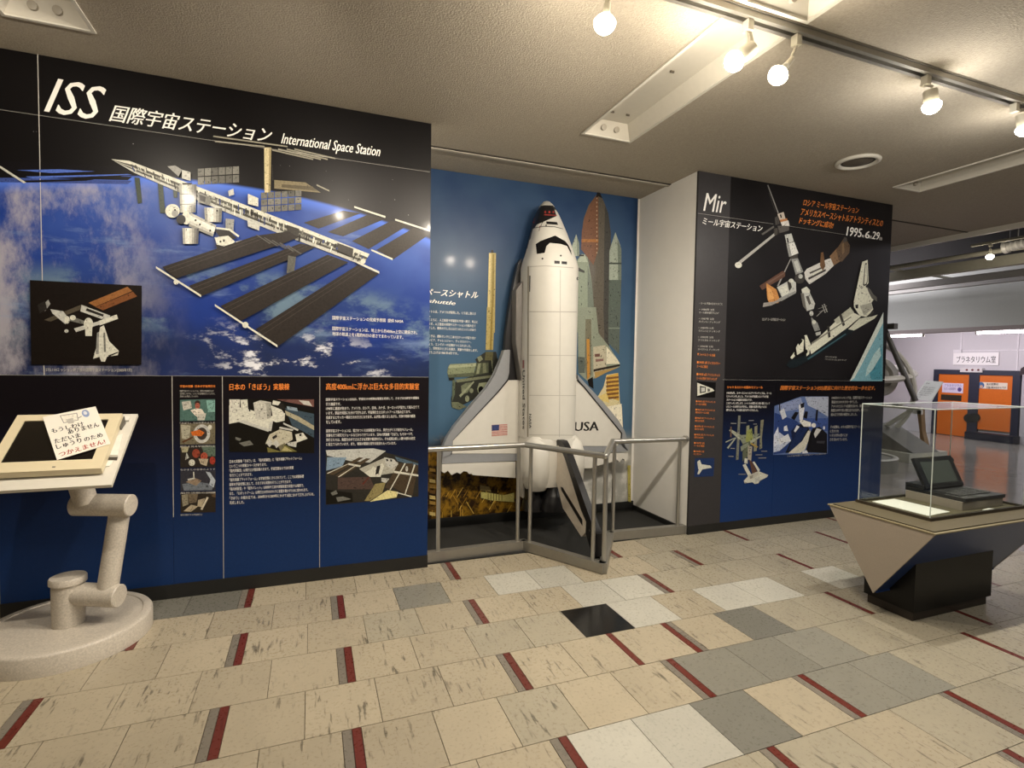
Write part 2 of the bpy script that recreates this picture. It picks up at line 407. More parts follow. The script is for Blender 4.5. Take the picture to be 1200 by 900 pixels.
# beams and pipes under the high ceiling of the hall
M_beam = mat('pale_steel_beam', '#a7a493', .6); M_gbeam = mat('grey_steel_beam', '#76746e', .6)
struct('trim_5', tube(bmesh.new(), (9, 2, 3.10), (9, 10.9, 3.10), .035, n=12), M_beam)
struct('trim_6', bx(9.3, 9.42, 2, 10.9, 2.93, 3.08), M_beam, smooth=False)
struct('trim_7', bx(9.9, 10.0, 2, 10.9, 2.85, 2.95), M_gbeam, smooth=False)
struct('trim_8', bx(10.5, 10.62, 2, 10.9, 2.86, 3.02), mat('mid_grey_beam', '#92918b', .6), smooth=False)
struct('trim_9', tube(bmesh.new(), (8.2, 6.1, 3.1), (12.2, 6.45, 3.1), .022, n=10), M_beam)

# ================================================================== the station panel on the left
wl = lambda x, y: onY(x, y, WY-.02); NV = (0, -1, 0)
def board_mat(name, ztop, zbot, ctop, cbot, z0=.45, z1=.0):
    t = NT(name); g, xyz = t.pos(); f = t.ss(xyz[2], zbot, ztop); v = t.math('MULTIPLY_ADD', t.noise(60, g, 3.), .3, .85)
    cc = t.n('ShaderNodeCombineColor'); [t.t.links.new(v, cc.inputs[i]) for i in range(3)]
    return t.gloss(t.mul(t.mix(f, lin(cbot), lin(ctop)), cc.outputs[0]))
# print of the earth from orbit: horizon, cloud streaks and coast are part of the picture
t = NT('earth_print'); g, xyz = t.pos(); X, Z = xyz[0], xyz[2]
hor = t.math('ADD', t.math('MULTIPLY', t.math('POWER', t.math('ADD', X, .55), 2.), -.12), 2.47)
below = t.math('SUBTRACT', hor, Z)
# space: black at left, grey haze painted in for lamp reflections, at right above the limb
glare = t.math('MULTIPLY', t.ss(X, -.7, .75), t.ss(t.math('SUBTRACT', Z, hor), .62, .0))
space = t.mix(glare, lin('#0d0b0c'), lin('#2a2829'))
stars = t.ss(t.noise(55, g, 1.), .78, .82)
space = t.mix(t.math('MULTIPLY', stars, .5), space, lin('#cfcfd0'))
blue = t.mix(t.ss(below, 0., 1.), lin('#3a57a2'), lin('#1a274c'))
blue = t.mix(t.ss(t.noise(1.6, g, 4.), .35, .65), blue, lin('#1c3580'))
blue = t.mix(t.math('MULTIPLY', t.ss(below, .72, 1.05), .75), blue, lin('#222a46'))
land = t.math('MULTIPLY', t.ss(t.noise(2.3, t.mapping(g, (1, 1, 1.7)), 6., .65), .5, .64), t.math('MULTIPLY', t.ss(below, .42, .6), t.ss(below, .95, .75)))
blue = t.mix(t.math('MULTIPLY', land, .75), blue, lin('#6f8794'))
cl1 = t.math('MULTIPLY', t.ss(t.noise(2.6, t.mapping(g, (2.2, 1, 1.1), (0, .5, 0)), 8., .68), .40, .66), t.ss(X, -.62, -1.25))
cl2 = t.math('MULTIPLY', t.ss(t.noise(4.5, t.mapping(g, (1, 1, 2.), (0, .3, 0)), 8., .7), .53, .63), t.ss(below, .75, .98))
cl3 = t.math('MULTIPLY', t.ss(t.noise(3.2, t.mapping(g, (.6, 1, 2.4), (0, .35, 0)), 7., .66), .54, .75), .5)
lane = t.math('ABSOLUTE', t.math('SUBTRACT', t.math('MULTIPLY_ADD', t.noise(3., g, 4.), .55, X), .25))
cl2 = t.math('MULTIPLY', cl2, t.ss(lane, .62, .25))
col = t.mix(t.math('MULTIPLY', cl1, .85), blue, lin('#a8a4ac'))
col = t.mix(cl2, col, lin('#e2e4ea')); col = t.mix(cl3, col, lin('#7f95b5'))
col = t.mix(t.ss(below, .09, .0), col, lin('#4a6fd0'))
col = t.mix(t.ss(below, -.012, .012), space, col)
M_earth = t.gloss(col)
pan = empty('exhibit_panel', 'wide dark panel titled ISS, space station over blue earth, lower half black to blue', 'panel', (0, 0, 0))
build('header_board', bx(LX0, LX1, WY-.02, WY-.0005, 2.722, CH-.002), board_mat('header_black', 5, 4, '#0d0b0c', '#0d0b0c'), pan, smooth=False)
build('picture_board', bx(LX0, LX1, WY-.02, WY-.0005, 1.327, 2.7195), M_earth, pan, smooth=False)
M_lower = board_mat('black_to_blue_print', 1.15, .1, '#120e12', '#14305f')
# lower boards, one per seam
_xr = [LX0, wl(202.2, 520).x, wl(261, 560).x, wl(374.7, 555).x, LX1]
for a, bb in ((a+.0006*(i > 0), c-.0006*(i < 3)) for i, (a, c) in enumerate(zip(_xr, _xr[1:]))): build('text_board', bx(a, bb, WY-.02, WY-.0005, .085, 1.3245), M_lower, pan, smooth=False)
b = bmesh.new()
for p0, p1 in (((0, 128.7), (503.5, 201.7)), ((0, 439.5), (500.7, 442)), ((44.2, 62), (49.7, 352)), ((51.5, 428), (52, 440)), ((201.6, 441), (203, 606)), ((260.6, 441), (261.5, 683)), ((374.8, 441.5), (374.5, 667))):
    A, B = wl(*p0), wl(*p1); A.y = B.y = WY-.0212; beam(b, A, B, .0045, .0012) if abs(A.z-B.z) < .1 else box(b, A.x-.0016, A.x+.0016, WY-.0216, WY-.0205, min(A.z, B.z), max(A.z, B.z))
build('white_rule', b, GREY_INK, pan, smooth=False)
text('title_text', [('ISS', (52, 131), (119, 142.5), (58, 90), .28, .004)], WHITE_INK, pan, wl, NV)
text('title_text', [('国際宇宙ステーション', (128, 142), (317, 168), (131, 122), .25, .012)], WHITE_INK, pan, wl, NV)
text('title_text', [('International Space Station', (329, 172), (444.5, 187), (331, 156), .2, .008)], WHITE_INK, pan, wl, NV)

# the space station drawing
W1, W2, W3, DK, BK, GR = '#cbcabc', '#b8b8b0', '#8d8d88', '#262320', '#141213', '#6d6d66'
P = []
for y in range(4): P.append(('#3a4a86' if y % 2 else '#0f0d10', [(0, 192+y*5.5), (155, 198+y*4.6), (150, 202+y*4.6), (0, 197+y*5.5)]))
P.append(('#0f0d10', [(0, 189), (170, 196), (160, 206), (0, 203)])); P.append(('#0f0d10', [(6, 203), (150, 205), (130, 209), (12, 208)])); P.append(('#0f0d10', [(20, 212), (120, 209), (100, 212), (30, 214)]))
P.append(('#4c66b4', [(20, 199.5), (70, 198.5), (112, 201), (60, 203)])); P.append(('#4c66b4', [(30, 207), (150, 204), (155, 205), (40, 209.5)])); P.append(('#b8b8ae', [(0, 194), (31, 214), (28, 215), (0, 197)]))
# arrays far side
for q in ([(356, 261), (373.5, 268), (423, 250), (402, 247)], [(384, 272), (402, 277), (451.5, 256.5), (430, 252)], [(412.5, 282.5), (432, 292), (480, 263), (458, 259)], [(441, 293), (461, 304), (502.5, 275), (485, 267)]): P.append(('#35302b', q))
for a, b_, c, d in ((415, 242.5, 451.5, 254.5), (463, 257.5, 503.5, 270.5), (435, 293, 460, 304)): P.append((W1, [(a, b_-1), (c, d-1.2), (c, d+1), (a, b_+1)]))
# gold array, top mast and thin arrays
P += [('#7d735a', [(321.5, 211), (358, 214), (376, 226), (321.5, 221)]), ('#59513f', [(330, 216), (366, 218.6), (372, 224), (330, 219.5)]), ('#c6b992', [(309.6, 173), (318, 173), (317, 226), (310, 226)]), ('#988b67', [(315.5, 174), (318, 174), (317, 226), (314.6, 226)])]
for a in ((250, 159, 337, 172), (252, 165, 310, 172), (319, 175, 367, 187), (326, 174, 376, 187), (336, 174, 384, 187), (345, 174, 393, 186), (319, 193, 320, 212), (371, 216, 386, 224)): P.append(('#8f8b7c', [(a[0], a[1]), (a[2], a[3]-.8), (a[2], a[3]+.8), (a[0], a[1]+1.8)]))
# radiators
for (x0, y0, x1, y1) in ((232, 198, 281, 218), (306, 226, 354, 250)):
    for i in range(6):
        for j in range(3 if y0 > 220 else 2):
            n = 3 if y0 > 220 else 2; u0 = x0+(x1-x0)*i/6; u1 = x0+(x1-x0)*(i+.9)/6; v0 = y0+(y1-y0)*j/n; v1 = y0+(y1-y0)*(j+.88)/n; s = -.06
            P.append((random.choice(('#6c6b65', '#7a7972', '#5b5a55')), [(u0, v0+(u0-x0)*s), (u1, v0+(u1-x0)*s), (u1, v1+(u1-x0)*s), (u0, v1+(u0-x0)*s)]))
for q in ([(158, 208), (164, 209), (167, 238), (162, 239)], [(185, 212), (191, 214), (194, 250), (188, 250)], [(203, 220), (208, 221), (208, 232), (204, 232)]): P.append(('#394238', q))
# truss
def lerp(a, b_, f): return (a[0]+(b_[0]-a[0])*f, a[1]+(b_[1]-a[1])*f)
TT = [(131, 187), (152, 189), (250, 226), (330, 257), (433, 298)]; TB = [(135, 189.5), (158, 203), (250, 243), (330, 275), (425, 311)]
for (a, b_), (d, e) in zip(zip(TT, TT[1:]), zip(TB, TB[1:])):
    P.append(('#4d4c45', [a, b_, e, d])); P.append((W1, [a, b_, lerp(b_, e, .3), lerp(a, d, .26)])); P.append((W2, [lerp(a, d, .78), lerp(b_, e, .76), e, d])); P.append(('#a5a499', [lerp(a, d, .48), lerp(b_, e, .48), lerp(b_, e, .62), lerp(a, d, .62)]))
tr_ = random.Random(5)
def on_(L, f):
    f *= len(L)-2; i = min(int(f), len(L)-3); return lerp(L[i+1], L[i+2], f-i)
for i in range(110):
    f = i/110; f2 = f+tr_.uniform(.003, .007); a, b_, d, e = on_(TT, f), on_(TT, f2), on_(TB, f), on_(TB, f2); k0 = tr_.uniform(.05, .6); k1 = k0+tr_.uniform(.15, .5)
    P.append((tr_.choice((DK, '#3a3934', '#6c6b62', W1, W2, '#e4e3d6', '#3a4470')), [lerp(a, d, k0), lerp(b_, e, k0), lerp(b_, e, min(k1, 1)), lerp(a, d, min(k1, 1))]))
P += [('#3b3834', [(336, 264), (351, 269), (350, 278), (337, 273)]), ('#3b3834', [(395, 285), (414, 292), (413, 302), (396, 295)])]
P += [(W2, [(214, 200), (224, 203), (224, 213), (214, 210)]), (W3, [(197, 196), (206, 195), (214, 200), (210, 208)]), (W1, [(291, 228), (303, 233), (303, 243), (291, 240)]), (W2, [(290, 257), (305, 261), (304, 271), (291, 266)])]
# modules
P += [*strips((211, 217), (231, 217), (230, 250), (212, 250), ('#9a9a92', '#c9c8be', '#dad9cf', '#c4c3b9', '#a3a299', '#7b7a74', '#5a5954')), ('#6e6d67', [(211.5, 228), (230.5, 228), (230.5, 228.8), (211.5, 228.8)]), ('#6e6d67', [(211.5, 240), (230.5, 240), (230.5, 240.8), (211.5, 240.8)]), (DK, [(214, 215.5), (226, 215.5), (225, 217.5), (215, 217.5)]),
      (W1, circ(203, 248, 8.5, 8)), (W3, circ(206, 251, 4, 4)), *strips((224, 250), (222, 266), (250, 278), (254, 265), ('#a9a89e', '#d6d5ca', '#d0cfc4', '#b3b2a8', '#85847d')),
      (W1, circ(219, 256, 5, 8)), (BK, circ(213, 258, 5.5, 5.5)), *strips((214.5, 268), (234, 268.5), (233, 286.5), (215.5, 286.5), ('#9a9a92', '#c9c8be', '#d4d3c9', '#bdbcb2', '#98978f', '#6c6b68', '#4d4c50')),
      *strips((240, 244), (261, 245), (260, 261.5), (241, 260.5), ('#8d8c85', '#c4c3b9', '#d0cfc5', '#b5b4aa', '#8f8e86', '#66655f')), (W3, [(265, 257), (275, 258), (274, 272), (265, 271)]),
      (GR, [(232, 226), (250, 233), (246, 242), (233, 238)]), (DK, [(234, 229), (242, 232), (241, 238), (235, 236)]),
      (DK, [(252, 270), (268, 270), (278, 280), (262, 284)]), (W1, [(252, 279), (268, 277), (276, 284), (268, 290), (255, 288)]), (DK, [(253, 287), (262, 289), (264, 293), (255, 292)]), (W1, [(277, 284), (289, 281), (287, 286), (278, 288)]),
      (W1, [(254, 267), (270, 269), (281, 277), (280, 279), (269, 271), (254, 269)]), (W2, [(268, 225), (274, 222), (275, 229), (269, 231)]), (DK, circ(230, 259, 1.2)), (DK, circ(235, 264, 1.2)), (DK, circ(247, 271, 1.2)), (DK, circ(206, 247, 1.1)), (DK, circ(255, 248, 1.1)), (DK, circ(263, 283, 1.2)), (DK, circ(259, 284, 1.2))]
# the big arrays in front
M_ARR = '#2d2825'
for q in ([(191, 313.5), (207, 327), (330, 287), (350, 279), (338, 272), (300, 277)], [(222, 335.5), (237, 347.5), (350, 300), (370, 290), (352, 286)], [(259, 359), (283, 376.5), (408, 308), (384, 299)], [(300, 386), (326, 406), (444, 321), (419, 311)]): P.append((M_ARR, q))
for q in (((191, 313.5), (300, 277)), ((222, 335.5), (352, 286)), ((259, 359), (384, 299)), ((300, 386), (419, 311))):
    for o_ in (3.5, 8): P.append(('#413b36', [(q[0][0]+o_, q[0][1]+o_*.75), (q[1][0]+o_, q[1][1]+o_*.4), (q[1][0]+o_, q[1][1]+o_*.4+.7), (q[0][0]+o_, q[0][1]+o_*.75+.9)]))
P.append(('#5a5a54', [(338, 300), (347, 302), (345, 318), (336, 321)]))
for x in range(5): P.append(('#55534f', [(300+x*9, 276+x*3.2), (302+x*9, 276+x*3), (318+x*9, 286+x*3), (316+x*9, 286.6+x*3)]))
for a in ((184, 314, 236.5, 347.5), (252.5, 358, 325.5, 406), (418, 308, 444, 320)): P.append((W1, [(a[0], a[1]-1.3), (a[2], a[3]-1.4), (a[2], a[3]+1.2), (a[0], a[1]+1.2)]))
P += [(W1, circ(207.5, 331, 3)), (W1, circ(288, 381, 3.6)), (W1, circ(425, 307, 3))]
picture('station_picture', P, WY-.02, pan, detail=0.1)
# inset photograph
P = [('#17120f', [(36, 328.5), (166.7, 335), (166.2, 427.5), (37.5, 427)])]
s4 = lambda L: [(x/4, 240+y/4) for x, y in L]
P += [('#8a5c34', s4([(418, 460), (600, 385), (622, 405), (450, 478)])), ('#74482a', s4([(450, 480), (625, 408), (645, 430), (485, 495)])), ('#4d463a', s4([(210, 540), (385, 468), (415, 478), (240, 548)])), (W2, s4([(385, 470), (520, 520), (505, 545), (380, 500)])), (DK, s4([(410, 485), (490, 515), (485, 525), (405, 497)])),
      (W1, s4([(465, 545), (550, 515), (556, 535), (470, 566)])), (W2, s4([(350, 580), (470, 545), (475, 560), (360, 597)])), (W1, s4(circ(418, 560, 22, 30))), (W1, s4([(402, 570), (436, 570), (434, 615), (404, 615)])), (W3, s4([(205, 470), (230, 445), (240, 465), (215, 500)])), (DK, s4([(180, 470), (215, 450), (225, 490), (190, 510)])),
      (W2, s4([(240, 490), (300, 500), (330, 540), (310, 560), (250, 510)])), (W1, s4(circ(318, 540, 12, 18))), (W2, s4(circ(315, 592, 10, 8))), (GR, s4([(330, 520), (400, 545), (395, 560), (330, 545)])), (W1, s4(circ(345, 530, 14, 12))),
      (W1, s4([(472, 575), (490, 565), (515, 640), (560, 685), (555, 705), (505, 712), (495, 735), (478, 735), (470, 715), (440, 722), (445, 700), (458, 660)])), (W3, s4([(458, 600), (468, 596), (466, 700), (452, 700)])), (GR, s4([(488, 600), (496, 600), (500, 690), (490, 690)])), (DK, s4([(440, 722), (470, 712), (470, 718), (442, 728)])), (DK, s4([(510, 706), (558, 688), (556, 694), (512, 714)]))]
picture('inset_photograph', P, WY-.02, pan, detail=0.1, first=.009)
text('caption_text', [('STS-114ミッション終了後の国際宇宙ステーション(2005年7月)', (54, 436), (155, 436.3), (54, 431), 0, .01)], GREY_INK, pan, wl, NV)
para('caption_text', ['国際宇宙ステーションの完成予想図  提供 NASA', '', '国際宇宙ステーションは、地上から約400km上空に建設され、', '地球の軌道上を1周約90分の速さでまわっています。'], (389.5, 370), (489, 375), (389.5, 395), WHITE_INK, pan, wl, NV)
text('heading_text', [('日本の「きぼう」実験棟', (269, 457.5), (339, 457), (269, 449.5), 0, .009)], ORANGE_INK, pan, wl, NV)
text('heading_text', [('高度400kmに浮かぶ巨大な多目的実験室', (382, 457), (491, 456.6), (382, 449), 0, .009)], ORANGE_INK, pan, wl, NV)
text('heading_text', [('宇宙の実験  日本の宇宙飛行士', (211, 454.2), (252.5, 454), (211, 451.2), 0, .02)], ORANGE_INK, pan, wl, NV)
para('body_text', ['国際宇宙ステーションでは、世界の宇宙飛行士が', '生活をしながら、いろいろな実験を行っています。', '日本人も参加しています。'], (211, 457), (252, 457), (211.2, 466.5), GREY_INK, pan, wl, NV)
para('body_text', ['国際宇宙ステーション(ISS)は、宇宙だけの特殊な環境を利用して、さまざまな研究や実験を', '行う施設です。', '1998年に建設が始まり、アメリカ、ロシア、日本、カナダ、ヨーロッパが協力して組み立てて', 'います。部品を何回にも分けて打ち上げ、宇宙飛行士とロボットアームで組み立てます。', '完成するとサッカー場ほどの大きさになります。人が長い間くらしながら、天体や地球の観測', 'をしています。', '', '国際宇宙ステーションは、電力をつくる太陽電池パネル、飛行士がくらす居住モジュール、', '実験を行う研究モジュールなどからできています。日本の実験棟「きぼう」もその一つで、', '飛行士たちは、無重力の中でさまざまな実験や観測を行い、その成果は新しい薬や材料の研究', 'に役立てられています。また、地球の環境を見守る役目ももっています。'], (382, 466.5), (491, 464.5), (382.3, 524), WHITE_INK, pan, wl, NV)
para('body_text', ['日本の実験棟「きぼう」は、「船内実験室」と「船外実験プラットフォーム」', 'という二つの実験スペースがあります。', '「船内実験室」は飛行士が普段着のままで、宇宙空間ならではの実験', 'を行うことができます。', '「船外実験プラットフォーム」は宇宙空間にさらされていて、ここでは実験装置', '自体を宇宙空間に出して、さまざまな実験を行うことができます。', '「船内保管室」や「船外パレット」は材料や工具や実験装置を保管する場所で、', 'また、「ロボットアーム」は飛行士の手のかわりに装置を動かすために使われます。', '「きぼう」の組み立ては、2008年から2009年にかけて3回に分けて打ち上げられ、', '完成しました。'], (269, 539), (368, 534), (269.2, 592.5), WHITE_INK, pan, wl, NV)
# printed photographs on the lower boards
x10 = lambda L: [(260+x/10, 455+y/10) for x, y in L]
P = [('#15130f', x10([(85, 125), (1080, 125), (1082, 760), (85, 745)])), ('#3b4a55', x10([(740, 230), (1080, 300), (1080, 580), (820, 430)])), ('#a39c82', x10([(740, 260), (900, 330), (1080, 440), (1080, 490), (880, 380), (750, 310)])), ('#6a4a44', x10([(640, 130), (1080, 130), (1080, 220), (760, 160)])), (W2, x10([(900, 140), (1020, 150), (1060, 210), (960, 190)])), (BK, x10([(700, 150), (1080, 225), (1080, 260), (740, 185)])), ('#8b9aa5', x10([(760, 210), (880, 230), (890, 270), (770, 250)])),
     (W1, x10([(85, 200), (330, 250), (560, 330), (740, 290), (735, 380), (640, 400), (590, 380), (545, 510), (200, 395), (85, 415)])), (W2, x10([(200, 390), (240, 370), (540, 470), (545, 510)])), ('#c9c7bb', x10([(88, 130), (215, 130), (205, 280), (150, 292), (92, 275)])), (W1, x10([(220, 135), (300, 130), (310, 270), (225, 270)])), (BK, x10([(310, 140), (330, 140), (335, 270), (318, 270)])),
     ('#bdbbb0', x10([(370, 170), (450, 140), (580, 165), (575, 340), (480, 378), (395, 355)])), ('#98968c', x10([(520, 170), (580, 165), (575, 340), (530, 360)])), (W1, x10([(575, 200), (700, 250), (735, 300), (725, 380), (600, 360)])), (DK, x10([(640, 160), (720, 180), (740, 250), (680, 230)])), (W1, x10([(600, 140), (690, 160), (660, 200), (590, 190)])),
     ('#b5b09c', x10([(560, 540), (680, 480), (820, 510), (830, 600), (700, 680), (510, 650)])), (DK, x10([(590, 570), (640, 540), (650, 570), (600, 600)])), (W2, x10([(520, 640), (560, 590), (600, 640), (560, 690)])), (W2, x10([(600, 640), (640, 600), (680, 660), (640, 700)])), ('#6d6750', x10([(660, 680), (740, 640), (720, 720), (690, 740)])), (W1, x10([(860, 540), (950, 520), (1005, 590), (880, 635)])), (DK, x10([(905, 535), (935, 530), (930, 560), (908, 560)])), (W2, x10([(760, 640), (880, 620), (870, 690), (780, 670)])), ('#6f6a3d', x10([(530, 690), (690, 740), (740, 660), (880, 740), (540, 750)])), ('#a8a070', x10([(700, 730), (740, 680), (830, 740)])),
     (GR, x10([(200, 640), (330, 610), (370, 660), (260, 680)])), (GR, x10([(160, 570), (230, 590), (210, 615), (160, 600)])), (W2, x10([(560, 400), (600, 380), (580, 500), (540, 500)])), (W2, x10([(680, 450), (840, 480), (830, 500), (670, 470)])), (W2, x10([(720, 400), (900, 480), (890, 500), (720, 420)]))]
picture('laboratory_photograph', P, WY-.02, pan, detail=.16)
x9 = lambda L: [(375+x/9.6, 515+y/9.6) for x, y in L]
P = [('#2c2a26', x9([(65, 120), (560, 100), (1105, 240), (1108, 640), (460, 705), (65, 735)])), ('#b5b6b0', x9([(65, 120), (600, 100), (740, 130), (560, 260), (330, 240), (80, 180)])), ('#7a90a3', x9([(80, 200), (300, 200), (250, 300), (70, 350)])), ('#a9a79a', x9([(440, 330), (740, 200), (880, 260), (860, 370), (560, 420)])), ('#4d6170', x9([(840, 190), (1105, 270), (1105, 310), (870, 240)])), ('#4d3e38', x9([(200, 430), (560, 420), (620, 560), (200, 560)])), ('#d8cf94', x9([(560, 700), (760, 570), (880, 590), (860, 650)])), ('#8a7f55', x9([(620, 500), (740, 480), (700, 600), (560, 690), (500, 690)])), ('#14130f', x9([(70, 560), (360, 600), (370, 700), (70, 730)])), (GR, x9([(120, 600), (180, 570), (200, 610), (140, 630)])), (GR, x9([(180, 650), (260, 640), (350, 670), (200, 700)]))]
for q in ([(80, 385), (440, 200), (490, 205), (150, 400)], [(170, 410), (520, 210), (570, 215), (235, 425)]): P.append(('#4b3f2f', x9(q)))
for q in ([(880, 270), (940, 265), (790, 560), (730, 540)], [(960, 265), (1050, 270), (950, 610), (810, 530)], [(1062, 280), (1105, 290), (1040, 625), (970, 610)]): P.append(('#453a2c', x9(q)))
for a, b_, c, d in ((75, 380, 320, 270), (200, 420, 400, 290), (950, 265, 780, 570), (1058, 280, 950, 615)): P.append((W1, x9([(a, b_), (c, d), (c+12, d), (a+14, b_+4)])))
P += [(W1, x9([(500, 370), (580, 330), (600, 300), (640, 330), (700, 260), (720, 300), (680, 420), (560, 420)])), (DK, x9([(640, 300), (680, 290), (660, 380), (620, 400)])), (W2, x9([(720, 200), (830, 220), (880, 280), (800, 330), (740, 290)])), (DK, x9([(740, 225), (760, 215), (770, 240), (750, 245)])), (DK, x9([(790, 225), (810, 230), (810, 250), (790, 245)])), (W1, x9([(830, 350), (1105, 395), (1105, 415), (830, 375)])), (W1, x9([(320, 265), (460, 290), (450, 310), (320, 285)])), (W1, x9([(860, 590), (1030, 635), (1025, 648), (860, 600)])), (W2, x9([(690, 430), (780, 440), (740, 490), (690, 470)])), ('#5b2a22', x9([(470, 500), (550, 415), (560, 420), (490, 505)])), (W2, x9(circ(975, 330, 14, 30)))]
picture('orbit_photograph', P, WY-.02, pan, detail=.16)
# column of five small photographs
for i, (a, c, cols) in enumerate(((468.5, 493.5, ('#4d6a63', '#b9b6aa', '#a05a4a', '#d8cfc0')), (496.5, 521, ('#6d6652', '#b8b8b2', '#c4662a', '#8c8474')), (522.5, 548, ('#2b2622', '#a09a7c', '#8c4230', '#5a6a5c')), (552, 575.5, ('#33333a', '#8d949c', '#8c7a66', '#a8b0b8')), (576.5, 601, ('#2c2620', '#8d8672', '#a89c84', '#c8c0ac')))):
    o_ = i*.18; fx = lambda u, v: (211+o_+u*41, a+(c-a)*v-u*.8)
    P = [(cols[0], [fx(0, 0), fx(1, 0), fx(1, 1), fx(0, 1)])]
    if i == 0: P += [('#7ba39a', [fx(.75, .05), fx(1, .05), fx(1, .6), fx(.8, .6)]), (cols[1], [fx(.05, .1), fx(.3, .05), fx(.35, .4), fx(.1, .5)]), ('#3a2c26', [fx(*p) for p in circ(.5, .18, .08, .14)]), (cols[2], [fx(*p) for p in circ(.5, .3, .07, .14)]), (cols[3], [fx(.3, .5), fx(.45, .42), (fx(.62, .45)), fx(.72, .7), fx(.6, .95), fx(.4, .7)]), (cols[1], [fx(.5, .7), fx(.75, .65), fx(.7, .98), fx(.5, .98)])]
    if i == 1: P += [('#a8a490', [fx(.02, .05), fx(.3, .1), fx(.25, .8), fx(.05, .7)]), (cols[1], [fx(*p) for p in circ(.62, .5, .24, .45)]), ('#3f3630', [fx(*p) for p in circ(.62, .5, .15, .3)]), (cols[2], [fx(.3, .4), fx(.55, .3), fx(.7, .45), fx(.6, .62), fx(.35, .58)]), ('#54341f', [fx(.05, .85), fx(.35, .62), fx(.38, .68), fx(.08, .93)]), (W1, [fx(*p) for p in circ(.85, .2, .06, .12)])]
    if i == 2: P += [(cols[3], [fx(.6, .02), fx(1, .02), fx(1, .5), fx(.7, .5)]), (cols[1], [fx(.02, .05), fx(.25, .05), fx(.2, .3), fx(.05, .3)]), (cols[2], [fx(*p) for p in circ(.45, .36, .11, .2)]), ('#a8503c', [fx(*p) for p in circ(.68, .5, .1, .18)]), ('#b0a38c', [fx(.52, .6), fx(.8, .62), fx(.75, .95), fx(.58, .85)]), ('#98382c', [fx(*p) for p in circ(.92, .7, .08, .18)]), (W2, [fx(.18, .3), fx(.25, .55), fx(.14, .65)]), (W1, [fx(*p) for p in circ(.33, .78, .09, .15)])]
    if i == 3: P += [('#6d747c', [fx(.05, .65), fx(.5, .55), fx(.95, .7), fx(.9, .98), fx(.1, .98)]), (cols[2], [fx(.15, .55), fx(.4, .35), fx(.6, .5), fx(.45, .75)]), (cols[3], [fx(.72, .05), fx(.85, .1), fx(1, .5), fx(.95, .85), fx(.82, .7), fx(.86, .45)]), (W1, [fx(.36, .05), fx(.39, .05), fx(.4, .35), fx(.37, .35)]), (W2, [fx(.2, .4), fx(.4, .33), fx(.42, .4), fx(.22, .48)])]
    if i == 4: P += [(cols[1], [fx(.03, .15), fx(.2, .1), fx(.22, .6), fx(.06, .7)]), ('#6e6250', [fx(.2, .1), fx(.5, .1), fx(.45, .5), fx(.25, .55)]), (cols[3], [fx(.75, .25), fx(.8, .3), fx(.62, .88), fx(.57, .84)]), (cols[2], [fx(.5, .4), fx(.7, .32), fx(.6, .75), fx(.48, .7)]), (cols[2], [fx(.08, .92), fx(.3, .62), fx(.5, .7), fx(.3, .95)]), ('#5c4a34', [fx(.85, .02), fx(1, .02), fx(1, .3), fx(.9, .25)])]
    picture('small_photograph', P, WY-.02, pan, detail=.3)
    text('caption_text', [(('「きぼう」での作業のようす', '船外を見る宇宙飛行士', 'なかまとの食事のようす', '船外活動の訓練', '船外活動をする宇宙飛行士')[i], fx(0, 1.14), fx(1 if i < 4 else .62, 1.14), fx(0, 1.05), 0, .01)], GREY_INK, pan, wl, NV)

# ================================================================== launch mural at the back of the alcove
wm = lambda x, y: onY(x, y, AY-.012)
t = NT('launch_sky_print'); g, xyz = t.pos(); X, Z = xyz[0], xyz[2]
sky = t.mix(t.ss(Z, 1.0, 3.0), lin('#45637d'), lin('#213a5f'))
sky = t.mix(t.math('MULTIPLY', t.ss(t.noise(1.4, g, 3.), .4, .7), .25), sky, lin('#547089'))
# tower base in gold floodlight, smoke at the right
bz = t.ss(t.math('ADD', Z, t.math('MULTIPLY', t.noise(3, g, 4.), .3)), .95, .75)
gold = t.mix(t.ss(t.noise(9, g, 5., .7), .42, .62), lin('#2a1c10'), lin('#8d6a1e'))
sky = t.mix(t.math('MULTIPLY', bz, t.ss(X, 2.05, 1.9)), sky, gold)
smoke = t.math('MULTIPLY', t.ss(X, 1.95, 2.1), t.ss(t.math('MULTIPLY_ADD', t.noise(3, g, 4.), .35, Z), .98, .7))
sky = t.mix(smoke, sky, t.mix(t.ss(t.noise(6, g, 5.), .4, .65), lin('#a5a49c'), lin('#d6d4cc')))
M_sky = t.gloss(sky)
mur = empty('launch_mural', 'blue shuttle launch mural with orange fuel tank at the back of the alcove', 'mural')
build('mural_board', bx(LX1+.002, MX0-.03, AY-.012, AY-.0005, .086, CH-.002), M_sky, mur, smooth=False)
c1 = lambda L: [(490+x/4.286, 180+y/4.286) for x, y in L]; c2 = lambda L: [(490+x/4.286, 360+y/4.286) for x, y in L]
c9 = lambda L: [(510+x/9, 400+y/9) for x, y in L]
P = []
